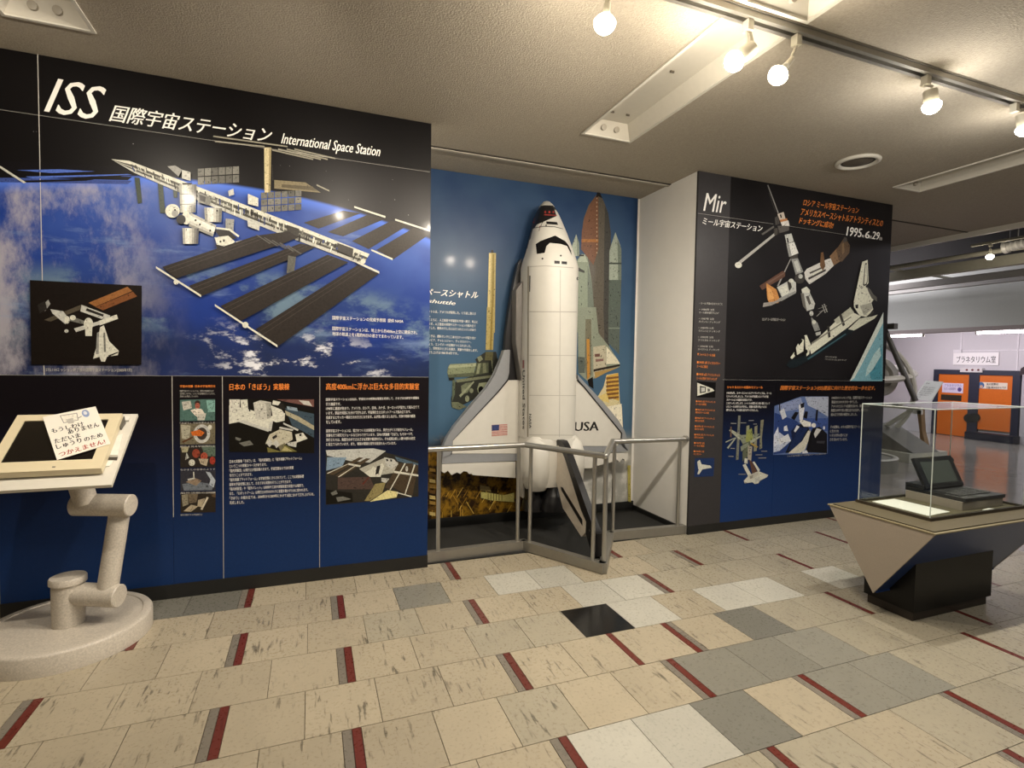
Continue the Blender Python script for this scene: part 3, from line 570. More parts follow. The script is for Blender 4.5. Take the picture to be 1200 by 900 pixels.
# tank, boosters
P += [('#5d574d', c1([(905, 195), (930, 235), (955, 300), (968, 400), (962, 900), (880, 900), (860, 560), (830, 480), (822, 400), (830, 330), (855, 260)])), ('#74513d', c1([(905, 195), (905, 480), (880, 560), (850, 520), (818, 480), (822, 390), (835, 320), (862, 255)])), ('#a26d3c', c1([(820, 430), (905, 430), (905, 445), (820, 445)])), ('#43423f', c1([(938, 260), (955, 300), (968, 400), (962, 900), (930, 900), (935, 400)])), ('#1d1815', c1([(900, 190), (910, 190), (925, 225), (905, 215), (890, 230)]))]
P += [('#5d574d', c2([(880, 0), (960, 0), (955, 160), (930, 200), (890, 120)])), ('#43423f', c2([(930, 0), (962, 0), (960, 200), (935, 180)]))]
for i in range(14): P.append(('#b49a80', c1(circ(897, 225+i*21, 3, 5, 6))))
P += [('#9aa396', c1([(990, 395), (1012, 455), (1020, 480), (1020, 635), (958, 635), (960, 490), (970, 455)])), ('#566059', c1([(958, 635), (1020, 635), (1012, 900), (955, 900)])), ('#6d776c', c1([(1000, 430), (1020, 480), (1020, 635), (1004, 635)])), ('#3c443f', c1([(958, 548), (1020, 548), (1020, 556), (958, 556)])), ('#565f59', c2([(955, 0), (1014, 0), (1010, 240), (955, 180)])), ('#7f887e', c2([(955, 103), (1012, 103), (1012, 108), (955, 108)]))]
P += [('#a3ac9c', c1([(793, 405), (808, 450), (810, 515), (770, 515), (770, 470)])), ('#7c8679', c1([(796, 415), (808, 450), (810, 515), (797, 515)]))]
# orbiter of the picture
P += [('#87917f', c1([(820, 505), (850, 520), (872, 650), (892, 900), (800, 900), (785, 600), (795, 540)])), ('#a4ac9a', c1([(822, 505), (838, 508), (850, 545), (800, 545)])), ('#30312d', c1([(808, 508), (832, 508), (832, 516), (806, 516)])), ('#3b3c37', c1([(800, 570), (836, 590), (834, 600), (803, 590)])), ('#6c7469', c1([(850, 560), (872, 650), (892, 900), (850, 900)]))]
P += [('#858c7c', c2([(800, 0), (892, 0), (905, 130), (960, 200), (1012, 280), (1012, 300), (940, 330), (880, 360), (850, 372), (804, 330)])), ('#6e6b59', c2([(840, 60), (868, 60), (870, 340), (846, 360), (836, 300)])), ('#b07f3a', c2([(845, 160), (860, 160), (862, 350), (848, 365)])), ('#b4ad97', c2([(878, 200), (940, 190), (945, 320), (880, 355)])), ('#d6d0b8', c2([(944, 196), (1000, 262), (1012, 285), (944, 285)])), ('#2c241d', c2([(880, 312), (1012, 286), (1012, 296), (880, 324)])), ('#a88a52', c2([(885, 326), (1010, 300), (940, 330), (888, 358)])), ('#6a4a42', c2([(886, 235), (912, 233), (912, 248), (886, 250)])), ('#80605a', c2([(890, 262), (930, 258), (930, 270), (890, 275)])), ('#15120f', c2([(850, 365), (876, 350), (880, 410), (856, 395)])), ('#585f58', c2([(800, 248), (836, 252), (836, 330), (805, 330)]))]
# flame under the booster
P += [('#d2c69a', c2([(930, 400), (945, 340), (1004, 330), (1012, 480), (1022, 500), (1028, 620), (980, 560), (900, 450)])), ('#c7a04a', c2([(945, 345), (1004, 330), (1008, 470), (945, 450)]))]
for i in range(6): P.append(('#7a5530', c2([(943, 352+i*20), (1006, 346+i*20), (1007, 356+i*20), (943, 364+i*20)])))
P += [('#ede6cf', c2([(945, 500), (1020, 485), (1026, 610), (985, 570)])), ('#d9c27a', c2([(900, 450), (945, 430), (960, 480), (925, 470)]))]
# launch tower: mast, tank and pipework
P += [('#b4a367', c1([(355, 500), (390, 500), (384, 900), (344, 900)])), ('#d3c489', c1([(355, 500), (366, 500), (356, 900), (344, 900)])), ('#2f2a20', c1([(366, 485), (376, 485), (378, 500), (364, 500)])), ('#8d7a3c', c1([(372, 505), (382, 505), (376, 900), (366, 900)])), ('#b4a367', c2([(345, 0), (384, 0), (375, 215), (338, 215)])), ('#8d7a3c', c2([(366, 0), (376, 0), (368, 215), (358, 215)]))]
P += [('#2f302a', c9([(420, 190), (470, 150), (530, 110), (640, 110), (660, 200), (690, 280), (640, 420), (500, 560), (350, 640), (210, 700), (170, 690), (165, 600), (200, 500), (210, 430), (400, 360), (440, 230)])), ('#7d8468', c9([(135, 270), (155, 240), (430, 228), (400, 370), (150, 380), (125, 330)])), ('#9aa083', c9([(145, 255), (430, 230), (425, 262), (140, 285)])), ('#565c49', c9([(130, 350), (405, 330), (400, 370), (140, 382)])), ('#4e5340', c9([(430, 230), (560, 225), (560, 330), (410, 360)])), ('#84886c', c9([(450, 235), (480, 230), (460, 340), (430, 345)])), ('#6d7159', c9([(500, 230), (530, 228), (540, 330), (500, 335)])), ('#72765e', c9([(210, 405), (640, 350), (640, 375), (230, 435)])), ('#23241f', c9([(140, 385), (200, 382), (200, 412), (145, 412)])), ('#56604e', c9([(180, 410), (210, 405), (205, 560), (175, 640)])), ('#8e9377', c9([(440, 500), (460, 440), (540, 430), (560, 470), (500, 560), (450, 540)])), ('#0d0c0a', c9(circ(480, 512, 28, 40))), ('#6b7059', c9([(270, 470), (320, 440), (400, 430), (340, 540), (280, 560)])), ('#8f9479', c9(circ(335, 605, 22, 34))), ('#7c8169', c9(circ(300, 520, 26, 22))), ('#7c8169', c9(circ(380, 520, 20, 26))), ('#6b7059', c9([(170, 640), (240, 640), (330, 690), (250, 720), (180, 700)])), ('#8d9278', c9([(250, 570), (400, 420), (410, 430), (265, 590)])), ('#7a7f66', c9([(580, 130), (592, 130), (606, 320), (592, 330)])), ('#5d5a3d', c9([(530, 110), (610, 110), (600, 200), (520, 200)])), ('#7a7f66', c9([(440, 170), (480, 150), (500, 190), (460, 220)])), ('#22241e', c9([(560, 210), (590, 200), (600, 330), (566, 330)]))]
# gold lattice at the foot
rr = random.Random(3)
for i in range(60):
    x = rr.uniform(502, 606); y = rr.uniform(572, 602); ln = rr.uniform(4, 16); k = rr.choice((0, 0, 1, 2, 3)); c = rr.choice(('#b8913a', '#8d6a24', '#d0b055', '#5e421a'))
    dx, dy = ((0, ln), (ln, -ln*.06), (ln*.6, ln), (ln*.6, -ln))[k]; wd = rr.uniform(.5, 1.1)
    P.append((c, [(x, y), (x+wd, y), (x+dx+wd, min(y+dy, 608-(x-500)*.09)), (x+dx, min(y+dy, 608-(x-500)*.09))]))
P += [('#b6ad68', [(563, 576), (572, 577), (590, 580), (602, 577), (602, 588), (575, 586), (563, 583)]), ('#8b7a4e', [(562, 568), (573, 570), (575, 576), (562, 574)])]
for i in range(6): P.append(('#6d6534', [(571+i*3.2, 578), (572+i*3.2, 578), (572+i*3.2, 586), (571+i*3.2, 586)]))
for i in range(9):
    P.append((('#9a7a3c', '#5e4420', '#c8b270')[i % 3], [(503, 548+i*6.4), (509.5, 549+i*6.4), (510, 553+i*6.4), (503, 552+i*6.4)]))
P.append(('#b8ad60', [(734.5, 545), (738, 545), (738.5, 588), (735, 587)]))
picture('launch_picture', P, AY-.012, mur, detail=.09)
text('title_text', [('スペースシャトル', (489, 345.5), (560, 350.3), (489.5, 337), .25, .015)], WHITE_INK, mur, wm, NV)
text('title_text', [('Space shuttle', (470, 353), (533, 359), (471, 347), .25, .012)], WHITE_INK, mur, wm, NV)
para('body_text', ['スペースシャトルは、アメリカが開発した、くり返し使える', '宇宙船です。', '宇宙飛行士とともに、人工衛星や実験室を宇宙へ運び、地上に', 'もどってきます。人工衛星の修理やステーションの組み立て', 'にも使われました。機体のうしろには三つのエンジンがあり', 'ます。', '打ち上げのときは、燃料タンクと二本のロケットが取り付け', 'られ、コロンビア、チャレンジャー、ディスカバリー、', 'アトランティス、エンデバーの五機がつくられました。', '宇宙に出ると、貨物室のとびらを開き、実験や作業をします。', '初めての打ち上げは1981年4月です。'], (489, 362.5), (560, 366), (488.6, 415), WHITE_INK, mur, wm, NV)

# ================================================================== panel on the right partition
mp = empty('exhibit_panel', 'dark panel titled Mir with white shuttle docked to a station above blue lower boards', 'panel')
XS = wl(856, 230).x
t = NT('docking_print'); g, xyz = t.pos(); X, Z = xyz[0], xyz[2]
dcol = t.mix(t.noise(1.5, g, 2.), lin('#0e0c0d'), lin('#242224')); M_dock = t.gloss(dcol)
build('side_board', bx(MX0, XS-.001, WY-.02, WY-.0005, .0755, CH-.002), mat('charcoal_print', '#3a3839', .36, spec=.2, amount=.1), mp, smooth=False)
build('picture_board', bx(XS+.001, MX1, WY-.02, WY-.0005, 1.327, CH-.002), M_dock, mp, smooth=False)
XM = wl(908, 500).x
for a, bb in ((XS+.001, XM-.001), (XM+.001, MX1)): build('text_board', bx(a, bb, WY-.02, WY-.0005, .0755, 1.3245), board_mat('black_to_navy_print', 1.2, .2, '#0f0d12', '#173468'), mp, smooth=False)
b = bmesh.new()
for p0, p1 in (((818, 250), (906, 262.5)), ((921, 264.5), (990, 275)), ((847, 445), (1030.8, 446.5))):
    A, B = wl(*p0), wl(*p1); A.y = B.y = WY-.0212; beam(b, A, B, .0045, .0012)
build('white_rule', b, GREY_INK, mp, smooth=False)
text('title_text', [('Mir', (824, 247), (850, 250), (826, 226), .15, .004)], WHITE_INK, mp, wl, NV)
text('title_text', [('ミール宇宙ステーション', (823, 263), (893, 272), (823.5, 254.5), .2, .012)], WHITE_INK, mp, wl, NV)
text('heading_text', [('ロシア ミール宇宙ステーション', (941, 241), (1006, 250.5), (941.5, 233), .2, .006), ('アメリカスペースシャトルアトランティスとの', (938, 252.5), (1034, 266), (939, 244), .2, .006), ('ドッキングに成功!', (936, 262), (976, 268), (937, 254.5), .2, .006)], ORANGE_INK, mp, wl, NV)
text('date_text', [('1995', (991.5, 276), (1009, 278.3), (992.5, 265.5), .1, .015), ('6', (1013.5, 279), (1018.5, 279.7), (1014, 270.5), .1, .015), ('29', (1021.5, 280), (1030, 281.2), (1022.5, 271), .1, .015), ('年', (1009.5, 278.4), (1012.5, 278.7), (1009.6, 275), 0, .01), ('月', (1018.7, 279.8), (1021, 280), (1018.8, 276.5), 0, .01), ('日', (1030.5, 281.3), (1033, 281.6), (1030.6, 278), 0, .01)], WHITE_INK, mp, wl, NV)
q1 = lambda L: [(850+x/6.316, 210+y/6.316) for x, y in L]; q2 = lambda L: [(900+x/6, 300+y/6) for x, y in L]
P = []
P += [('#5f5d5a', q1([(308, 45), (318, 42), (396, 250), (386, 254)])), ('#9b9994', q1([(312, 44), (316, 44), (393, 250), (389, 252)])), ('#3f3d3b', q1([(320, 100), (324, 100), (372, 240), (368, 242)])),
      ('#4a4643', q1([(365, 285), (390, 270), (400, 330), (370, 340)])), ('#bfb4a6', q1([(385, 258), (430, 243), (445, 295), (402, 305)])), ('#1c1a19', q1([(402, 262), (412, 260), (418, 285), (408, 288)])), ('#b37a4e', q1([(402, 300), (455, 290), (462, 312), (410, 325)])), ('#cfcac2', q1([(408, 318), (465, 305), (475, 345), (425, 360)])), ('#57534f', q1([(385, 345), (470, 345), (470, 380), (400, 400)])), ('#35312e', q1([(365, 360), (400, 380), (390, 410), (360, 400)])),
      (W2, q1([(438, 412), (488, 402), (505, 460), (452, 478)])), (BK, q1([(452, 435), (462, 433), (468, 470), (458, 472)])), ('#d5d3cb', q1([(450, 482), (508, 464), (540, 548), (470, 575)])), (W3, q1([(450, 482), (470, 478), (490, 565), (470, 575)])), ('#47433f', q1([(470, 575), (535, 555), (532, 590), (486, 592)])), (W3, q1([(486, 592), (535, 585), (575, 685), (522, 715)])), (W2, q1([(505, 610), (530, 600), (560, 680), (530, 690)])), ('#3c3936', q1(circ(548, 735, 38, 38))), (W2, q1(circ(555, 720, 16, 16))),
      ('#a3a19a', q1([(80, 622), (360, 400), (372, 412), (100, 635)])), (W1, q1(circ(95, 636, 26, 22))), ('#5f5c58', q1([(265, 405), (355, 345), (360, 358), (275, 415)])), ('#48443f', q1([(355, 370), (385, 360), (380, 415), (360, 415)])),
      ('#c9c6be', q1([(582, 690), (600, 665), (740, 598), (790, 580), (800, 640), (740, 700), (620, 778), (590, 740)])), ('#4a4642', q1([(620, 690), (735, 640), (738, 650), (625, 702)])), ('#3f3b38', q1([(610, 730), (740, 665), (742, 680), (615, 745)])), (W1, q1([(640, 700), (720, 660), (722, 672), (645, 714)])), ('#6d5138', q1([(705, 545), (722, 540), (738, 640), (720, 680), (698, 640)])), ('#7d6248', q1([(770, 570), (830, 505), (860, 600), (800, 640)])), ('#5c4a3a', q1([(820, 520), (880, 430), (920, 490), (915, 545), (860, 612), (835, 600)])), ('#756048', q1([(860, 480), (875, 470), (880, 540), (862, 560)])), ('#474340', q1([(875, 428), (895, 432), (900, 460), (870, 470)])),
      ('#8f8d88', q1([(380, 790), (478, 590), (484, 592), (390, 795)])), ('#5c4236', q1([(250, 790), (420, 680), (440, 690), (440, 720), (270, 822)])), ('#6d564a', q1([(300, 770), (430, 690), (432, 700), (304, 784)])),
      (W2, q1([(380, 800), (488, 740), (520, 765), (522, 835), (420, 884)])), ('#3b3733', q1([(455, 760), (478, 750), (490, 800), (470, 830)])), (W1, q1([(395, 810), (450, 780), (470, 840), (420, 870)])), (W1, q1(circ(485, 752, 18, 15)))]
P += [('#b9814a', q2([(-16, 190), (55, 235), (78, 300), (70, 330), (10, 340), (-8, 300)])), ('#d09a5e', q2([(-10, 215), (20, 235), (40, 300), (0, 310)])), ('#8f8a84', q2([(-34, 330), (40, 320), (100, 290), (110, 305), (20, 348), (-40, 360)])), (W3, q2([(70, 300), (190, 245), (195, 260), (90, 318)])), (W1, q2([(232, 235), (268, 215), (292, 240), (290, 265), (240, 270)])), (W2, q2([(226, 262), (290, 258), (328, 335), (318, 372), (270, 388), (242, 350)])), ('#54504a', q2([(262, 285), (282, 278), (300, 335), (285, 345)])), ('#6a665f', q2([(226, 262), (248, 262), (270, 388), (242, 350)])), (W2, q2(circ(302, 404, 14, 18))), (W3, q2([(300, 430), (345, 470), (362, 520), (325, 530), (305, 480)])), (W1, q2(circ(320, 465, 14, 14))), (W2, q2([(330, 540), (368, 530), (366, 552), (336, 562)]))]
for a in ((375, 345, 398, 400), (388, 338, 412, 395), (345, 372, 410, 350), (352, 395, 412, 372), (335, 425, 385, 380)): P.append(('#9b9993', q2([(a[0], a[1]), (a[0]+7, a[1]), (a[2]+4, a[3]), (a[2]-3, a[3])])))
P += [('#1a2226', q2([(125, 765), (150, 735), (280, 690), (540, 505), (605, 528), (320, 715), (190, 785), (150, 790)])), ('#3c5a62', q2([(270, 722), (540, 545), (545, 552), (280, 730)])), ('#cfcfba', q2([(560, 515), (640, 440), (730, 425), (768, 412), (745, 440), (600, 524)])), ('#d9d8c4', q2([(285, 640), (575, 360), (600, 400), (650, 425), (560, 500), (300, 690)])), ('#b8b7a4', q2([(460, 450), (575, 362), (600, 395), (480, 480)])), ('#3b3834', q2([(410, 495), (428, 488), (436, 570), (420, 575)])), ('#3b3834', q2([(495, 415), (512, 405), (538, 485), (522, 495)])), ('#7d7b70', q2([(300, 610), (580, 425), (582, 432), (302, 622)])), ('#d9d8c4', q2([(250, 560), (268, 555), (295, 620), (285, 690), (268, 705)])), ('#22201e', q2([(240, 570), (255, 562), (262, 700), (248, 690)])), ('#d9d8c4', q2([(190, 650), (225, 580), (248, 590), (245, 670), (185, 705)])), ('#191817', q2([(205, 610), (228, 572), (238, 600), (215, 630)])), ('#d9d8c4', q2([(152, 715), (180, 675), (185, 705), (165, 725)])), ('#191817', q2([(178, 690), (192, 640), (200, 700), (190, 706)])), ('#191817', q2(circ(262, 672, 12, 16))),
      ('#d9d8c4', q2([(598, 322), (658, 42), (696, 28), (702, 190), (680, 215), (735, 268), (742, 300), (722, 330), (735, 375), (690, 430), (640, 420), (600, 360)])), ('#3d3b37', q2([(662, 205), (678, 52), (690, 50), (696, 180), (688, 205), (672, 212)])), ('#d9d8c4', q2([(670, 200), (682, 60), (688, 60), (692, 178), (682, 198)])), ('#5c5a53', q2([(690, 215), (715, 235), (735, 270), (760, 290), (762, 320), (725, 300), (700, 250)])), ('#a8a698', q2([(640, 350), (720, 328), (730, 370), (670, 420)])), ('#37352f', q2([(685, 428), (738, 380), (742, 400), (700, 432)])), ('#29272a', q2([(608, 345), (630, 340), (628, 370), (612, 368)]))]
P += [('#7fb0bd', q2([(806, 395), (800, 880), (570, 880), (640, 740)])), ('#d5ddd4', q2([(806, 395), (804, 470), (640, 790), (600, 860), (570, 880), (640, 740)])), ('#4f93a5', q2([(795, 640), (798, 870), (720, 870), (700, 790)])), ('#b8d4d4', q2([(740, 690), (780, 640), (790, 700), (730, 800), (680, 850), (690, 790)]))]
picture('docking_picture', P, WY-.02, mp, detail=.14)
para('caption_text', ['スペースシャトル', '「アトランティス」とドッキング'], (967, 417), (992, 418), (966.5, 423), GREY_INK, mp, wl, NV)
text('caption_text', [('ロシア ミール宇宙ステーション', (893, 375.8), (920, 376.4), (893, 372.3), 0, .01)], GREY_INK, mp, wl, NV)
sp = lambda u, v: wl(u, v)
para('side_text', ['・ミール 宇宙の主なできごと', '', '・1986年 2月', '  ミール基本部打ち上げ', '', '・1987年 2月', '  クバント1 ドッキング', '', '・1989年11月', '  クバント2 ドッキング', '', '・1990年 5月', '  クリスタル ドッキング', '', '・1995年 5月', '  スペクトル ドッキング'], (819.5, 354), (846.5, 355), (817.5, 411.5), GREY_INK, mp, wl, NV)
para('side_text', ['▼ シャトル ミール 計画', '', '■1995年 2月 ディスカバリー', '  ミールに接近', '', '■1995年 6月 アトランティス', '  ミールと初めてのドッキング'], (817, 413.5), (844, 415), (816, 446), ORANGE_INK, mp, wl, NV)
para('side_text', ['■1995年11月 アトランティス', '  ミールと2回目', '', '■1996年 3月 アトランティス', '  飛行士がミールに滞在', '', '■1996年 9月 アトランティス', '  飛行士の交代', '', '■1997年 1月 アトランティス', '  飛行士の交代', '', '■1997年 5月 アトランティス', '  飛行士の交代', '', '■1997年 9月', '  ミールと7回目', '', '■1998年 1月', '  エンデバー'], (815.5, 469), (838, 470), (812.5, 534), ORANGE_INK, mp, wl, NV)
P = [('#121112', [(816.7, 446.5), (838.8, 448), (838, 466), (816, 465.5)]), (W1, [(817, 448.5), (835, 455.5), (837, 458), (817, 464)]), ('#2f2d2c', [(820, 452), (827, 453.5), (827, 459.5), (820, 461)]), (W2, [(821.5, 454), (826, 454.5), (826, 458.5), (821.5, 459.5)]), ('#5a5856', [(829, 455), (832, 456), (832, 458.5), (829, 459)])]
picture('small_photograph', P, WY-.02, mp)
P = [('#22335a', [(814.3, 537), (837, 536.5), (836, 558), (813.5, 559)]), (W1, [(818, 540), (820, 539), (822, 544), (832, 545.5), (834, 548), (823, 550), (819, 556), (817, 555.5), (819, 549)]), (W1, [(817, 541), (818.5, 540), (820, 549), (818, 550)])]
picture('small_photograph', P, WY-.02, mp, first=.0016)
text('heading_text', [('シャトルと5つ の国のモジュール', (852, 455.3), (893.5, 455.6), (852, 452.2), 0, .02)], ORANGE_INK, mp, wl, NV)
text('heading_text', [('国際宇宙ステーション(ISS)建設に向けた歴史的な一歩を記す。', (914, 458), (1025, 458), (914.5, 451.8), .2, .008)], ORANGE_INK, mp, wl, NV)
para('body_text', ['1995年6月、スペースシャトルアトランティスは、ミール', 'とドッキングしました。アメリカの宇宙船とロシアの宇宙', 'ステーションの最初の出会いです。', 'このドッキングにより、シャトルの飛行士と長い間くらして', 'いたミールの飛行士が交代し、実験の成果を地上へもち', '帰りました。その後も協力がつづきました。'], (851.5, 459), (904, 459.3), (850.8, 483), WHITE_INK, mp, wl, NV)
para('body_text', ['1995年のドッキングは、国際宇宙ステーション', '建設のための大きな一歩でした。', 'アメリカとロシアの技術を合わせ、飛行士たちは', '無重力の中で長い間生活する方法や、船外での', '組み立て作業の練習をしました。', '', '', 'その経験は、のちの国際宇宙ステーション', 'に生かされ', 'いまも世界の国ぐにが', '力を合わせています。'], (974.5, 464.5), (1021.5, 464), (972, 518), GREY_INK, mp, wl, NV)
q6 = lambda L: [(840+x/6, 450+y/6) for x, y in L]
P = []
G1, G2, G3 = '#7f8573', '#9da08e', '#5d6250'
for q, c in (([(150, 222), (166, 222), (152, 530), (134, 535)], '#77786c'), ([(208, 295), (228, 290), (226, 380), (205, 380)], '#8a8c74'), ([(265, 300), (285, 290), (280, 470), (258, 475)], '#85836c'), ([(308, 255), (330, 250), (316, 380), (318, 450), (298, 460)], '#7c7a66'), ([(85, 325), (98, 318), (180, 365), (185, 400), (150, 385)], G2), ([(130, 375), (136, 380), (80, 455), (70, 448)], G2), ([(60, 405), (130, 375), (132, 380), (62, 412)], G2), ([(95, 300), (103, 300), (102, 375), (94, 372)], '#705a44'), ([(150, 360), (300, 350), (250, 410), (180, 420)], G1), ([(210, 330), (245, 310), (255, 400), (230, 430), (200, 400)], '#8b9153'), ([(180, 420), (235, 400), (225, 500), (180, 545)], G3), ([(230, 400), (305, 362), (306, 372), (240, 420)], G2), ([(165, 440), (220, 410), (225, 430), (170, 475)], G1), ([(218, 430), (248, 440), (240, 540), (215, 530)], '#a39c8c'), ([(240, 410), (290, 440), (280, 450), (238, 425)], '#9a8448'), ([(195, 520), (215, 525), (215, 560), (192, 555)], W1), ([(225, 530), (245, 545), (285, 620), (250, 640)], '#5b4238'), ([(180, 570), (200, 560), (246, 645), (225, 660)], W1), ([(250, 548), (262, 545), (302, 605), (290, 618)], W1), ([(188, 680), (225, 640), (290, 612), (360, 640), (350, 655), (300, 680), (292, 697), (265, 703), (250, 690), (195, 698)], W1), ([(225, 640), (290, 612), (292, 640), (240, 668)], '#b7b3a6'), ([(265, 660), (300, 650), (302, 680), (268, 690)], W2), ([(228, 650), (250, 640), (252, 660), (232, 668)], '#8b877c')): P.append((c, q6(q)))
for a in ((96, 276, 136, 277), (165, 273, 205, 273), (222, 257, 258, 256), (255, 282, 280, 281), (95, 452, 125, 453), (80, 508, 116, 509), (310, 472, 352, 472), (270, 498, 318, 497), (290, 520, 345, 519), (150, 634, 200, 634)): P.append(('#8f8d8a', q6([(a[0], a[1]-2.5), (a[2], a[3]-2.5), (a[2], a[3]+2.5), (a[0], a[1]+2.5)])))
picture('diagram_picture', P, WY-.02, mp, detail=.16)
P = [('#5c6f9c', q6([(405, 155), (590, 88), (785, 88), (778, 490), (395, 498)])), ('#aab0c0', q6([(620, 90), (785, 90), (782, 230), (700, 180), (640, 150)])), ('#8792b4', q6([(430, 150), (590, 95), (610, 170), (440, 200)])), ('#2b3f74', q6([(405, 200), (560, 260), (600, 300), (500, 480), (398, 495)])), ('#3f5590', q6([(600, 240), (780, 240), (780, 330), (600, 330)])), ('#b8bfd2', q6([(398, 400), (440, 340), (520, 400), (440, 470), (398, 480)])), ('#cfd4e0', q6([(400, 360), (430, 300), (440, 420), (400, 440)])),
     ('#15151a', q6([(680, 310), (720, 300), (775, 350), (775, 486), (630, 480), (640, 400)])), ('#15181c', q6([(590, 280), (640, 300), (655, 330), (560, 480), (480, 485), (520, 400)])), ('#1d2c52', q6([(560, 300), (640, 310), (560, 460), (500, 470)])), ('#cdcaba', q6([(655, 320), (660, 350), (620, 460), (585, 485), (500, 488), (600, 400), (640, 330)])), ('#0f0e12', q6([(655, 345), (680, 300), (660, 420), (640, 480), (625, 470)])), ('#d6d8dc', q6([(575, 150), (600, 130), (615, 170), (600, 270), (580, 250)])), ('#17161b', q6([(585, 140), (615, 130), (610, 165), (590, 170)])), ('#17161b', q6([(520, 240), (550, 195), (575, 200), (545, 255)])), ('#17161b', q6([(605, 235), (620, 190), (640, 195), (632, 245)])), ('#17161b', q6([(690, 255), (698, 180), (712, 180), (704, 262)])), ('#e2e0d6', q6([(578, 262), (600, 250), (660, 270), (660, 300), (610, 300)])), ('#e2e0d6', q6(circ(680, 290, 16, 16))), ('#c9c9c4', q6([(700, 310), (735, 320), (690, 380), (680, 350)])), ('#c3c6cc', q6([(440, 190), (470, 170), (490, 230), (460, 250)])), ('#d6d8dc', q6([(470, 300), (490, 290), (500, 330), (470, 330)])), ('#d6d8dc', q6([(430, 390), (500, 350), (520, 400), (470, 410), (440, 430)])), ('#1c2440', q6([(520, 330), (560, 290), (590, 280), (530, 400)])), ('#15151a', q6([(436, 130), (443, 130), (446, 190), (436, 190)])), ('#d6d8dc', q6([(560, 290), (580, 300), (550, 340), (540, 330)])), ('#d6d8dc', q6(circ(752, 308, 7, 12))), ('#d6d8dc', q6([(600, 470), (630, 465), (640, 485), (600, 488)])), ('#3a3a40', q6([(700, 400), (760, 400), (750, 420), (700, 415)]))]
picture('station_photograph', P, WY-.02, mp, detail=.16)
text('caption_text', [('シャトルから見たミール宇宙ステーションのようす', (922.5, 535.5), (967.5, 532.5), (922.5, 533.5), 0, .01)], GREY_INK, mp, wl, NV)

# ================================================================== shuttle model in the alcove
CX = 1.91
M_sh = mat('white_model_paint', '#cfccc3', .45, amount=.05, scale=14); M_shb = mat('black_model_paint', '#19181a', .4, amount=.15); M_shg = mat('grey_model_paint', '#8d8f92', .28, amount=.06)
sh = empty('shuttle_model', 'large white space shuttle model standing nose up in the alcove', 'model', (CX, 4.2, 0))
PMAT = Matrix.Translation((-CX, -4.2, 0))
def part(name, bm, mt, parent=None, **k):
    bm.transform(PMAT); return build(name, bm, mt, parent or sh, **k)
# fuselage: rings from the tail end up to the nose; (z, half width, dorsal y, belly y)
SEC = [(.80, .232, 3.91, 4.375), (1.2, .232, 3.91, 4.375), (1.7, .232, 3.91, 4.375), (2.1, .232, 3.91, 4.375), (2.24, .232, 3.912, 4.375), (2.31, .212, 3.93, 4.375), (2.385, .186, 3.96, 4.372), (2.45, .169, 3.99, 4.37), (2.52, .151, 4.025, 4.365), (2.575, .135, 4.055, 4.36), (2.64, .119, 4.095, 4.35), (2.70, .099, 4.13, 4.34), (2.755, .077, 4.165, 4.325), (2.80, .051, 4.2, 4.31), (2.825, .028, 4.23, 4.285), (2.832, .006, 4.25, 4.262)]
def sec_at(z):
    for a, b_ in zip(SEC, SEC[1:]):
        if a[0] <= z <= b_[0]:
            f = (z-a[0])/(b_[0]-a[0]); return [p+(q-p)*f for p, q in zip(a[1:], b_[1:])]
    return SEC[-1][1:]
def ring_pts(z, n=48):
    wd, yd, yb = sec_at(z); r = min(wd, (yb-yd)*.5); yc = yd+r; out = []
    for i in range(n):
        a = 2*math.pi*i/n; c, s = math.cos(a), math.sin(a)
        if s >= 0: x, y = wd*c, yc-r*s
        else:
            e = .45; x = wd*math.copysign(abs(c)**e, c); y = yc+(yb-yc)*abs(s)**.6
        out.append((CX+x, y, z))
    return out
def loft(bm, R, cap=True):
    L = [[bm.verts.new(p) for p in r] for r in R]; n = len(L[0])
    for a, b_ in zip(L, L[1:]):
        for i in range(n): bm.faces.new((a[i], a[(i+1) % n], b_[(i+1) % n], b_[i]))
    if cap: bm.faces.new(L[0][::-1]); bm.faces.new(L[-1])
    return bm
zs = [.80+i*.05 for i in range(28)] + [2.2+.015*i for i in range(38)] + [2.77, 2.785, 2.8, 2.815, 2.825, 2.832]
bm = loft(bmesh.new(), [ring_pts(z) for z in zs])
bmesh.ops.recalc_face_normals(bm, faces=bm.faces); BV = BVHTree.FromBMesh(bm)
for f in bm.faces:
    c = f.calc_center_median()
    f.material_index = 2 if c.z > 2.775 else 1 if (c.y > 4.335 or (c.z > 2.15 and c.y > 4.335-.14*(c.z-2.15)/.5)) else 0
part('fuselage', bm, [M_sh, M_shb, mat('pale_grey_nose_cap', '#b9b7ae', .5)], angle=50)
def hit(x, y, lift, bv=None):
    d = ray(x, y).normalized(); h = (bv or BV).ray_cast(O, d)
    if h[0] is None:
        h = (bv or BV).find_nearest(O+d*4.55)
    return h[0]+h[1]*(lift if h[1].dot(d) < .3 else -lift)
def decal(name, polys, mt, lift=.002, parent=None):
    b = bmesh.new()
    for pts in polys:
        f = b.faces.new([b.verts.new((x, y, 0)) for x, y in pts])
    bmesh.ops.triangulate(b, faces=b.faces)
    for _ in range(5):
        es = [e for e in b.edges if e.calc_length() > 2.2]
        if not es: break
        bmesh.ops.subdivide_edges(b, edges=es, cuts=1); bmesh.ops.triangulate(b, faces=b.faces)
    for v in b.verts: v.co = hit(v.co.x, v.co.y, lift)
    b.transform(PMAT)
    for f in b.faces: f.normal_update()
    me = bpy.data.meshes.new(name); b.to_mesh(me); b.free(); me.materials.append(mt)
    return link(name, me, parent or sh)
k11 = lambda L: [(600+x/11.25, 220+y/11.25) for x, y in L]
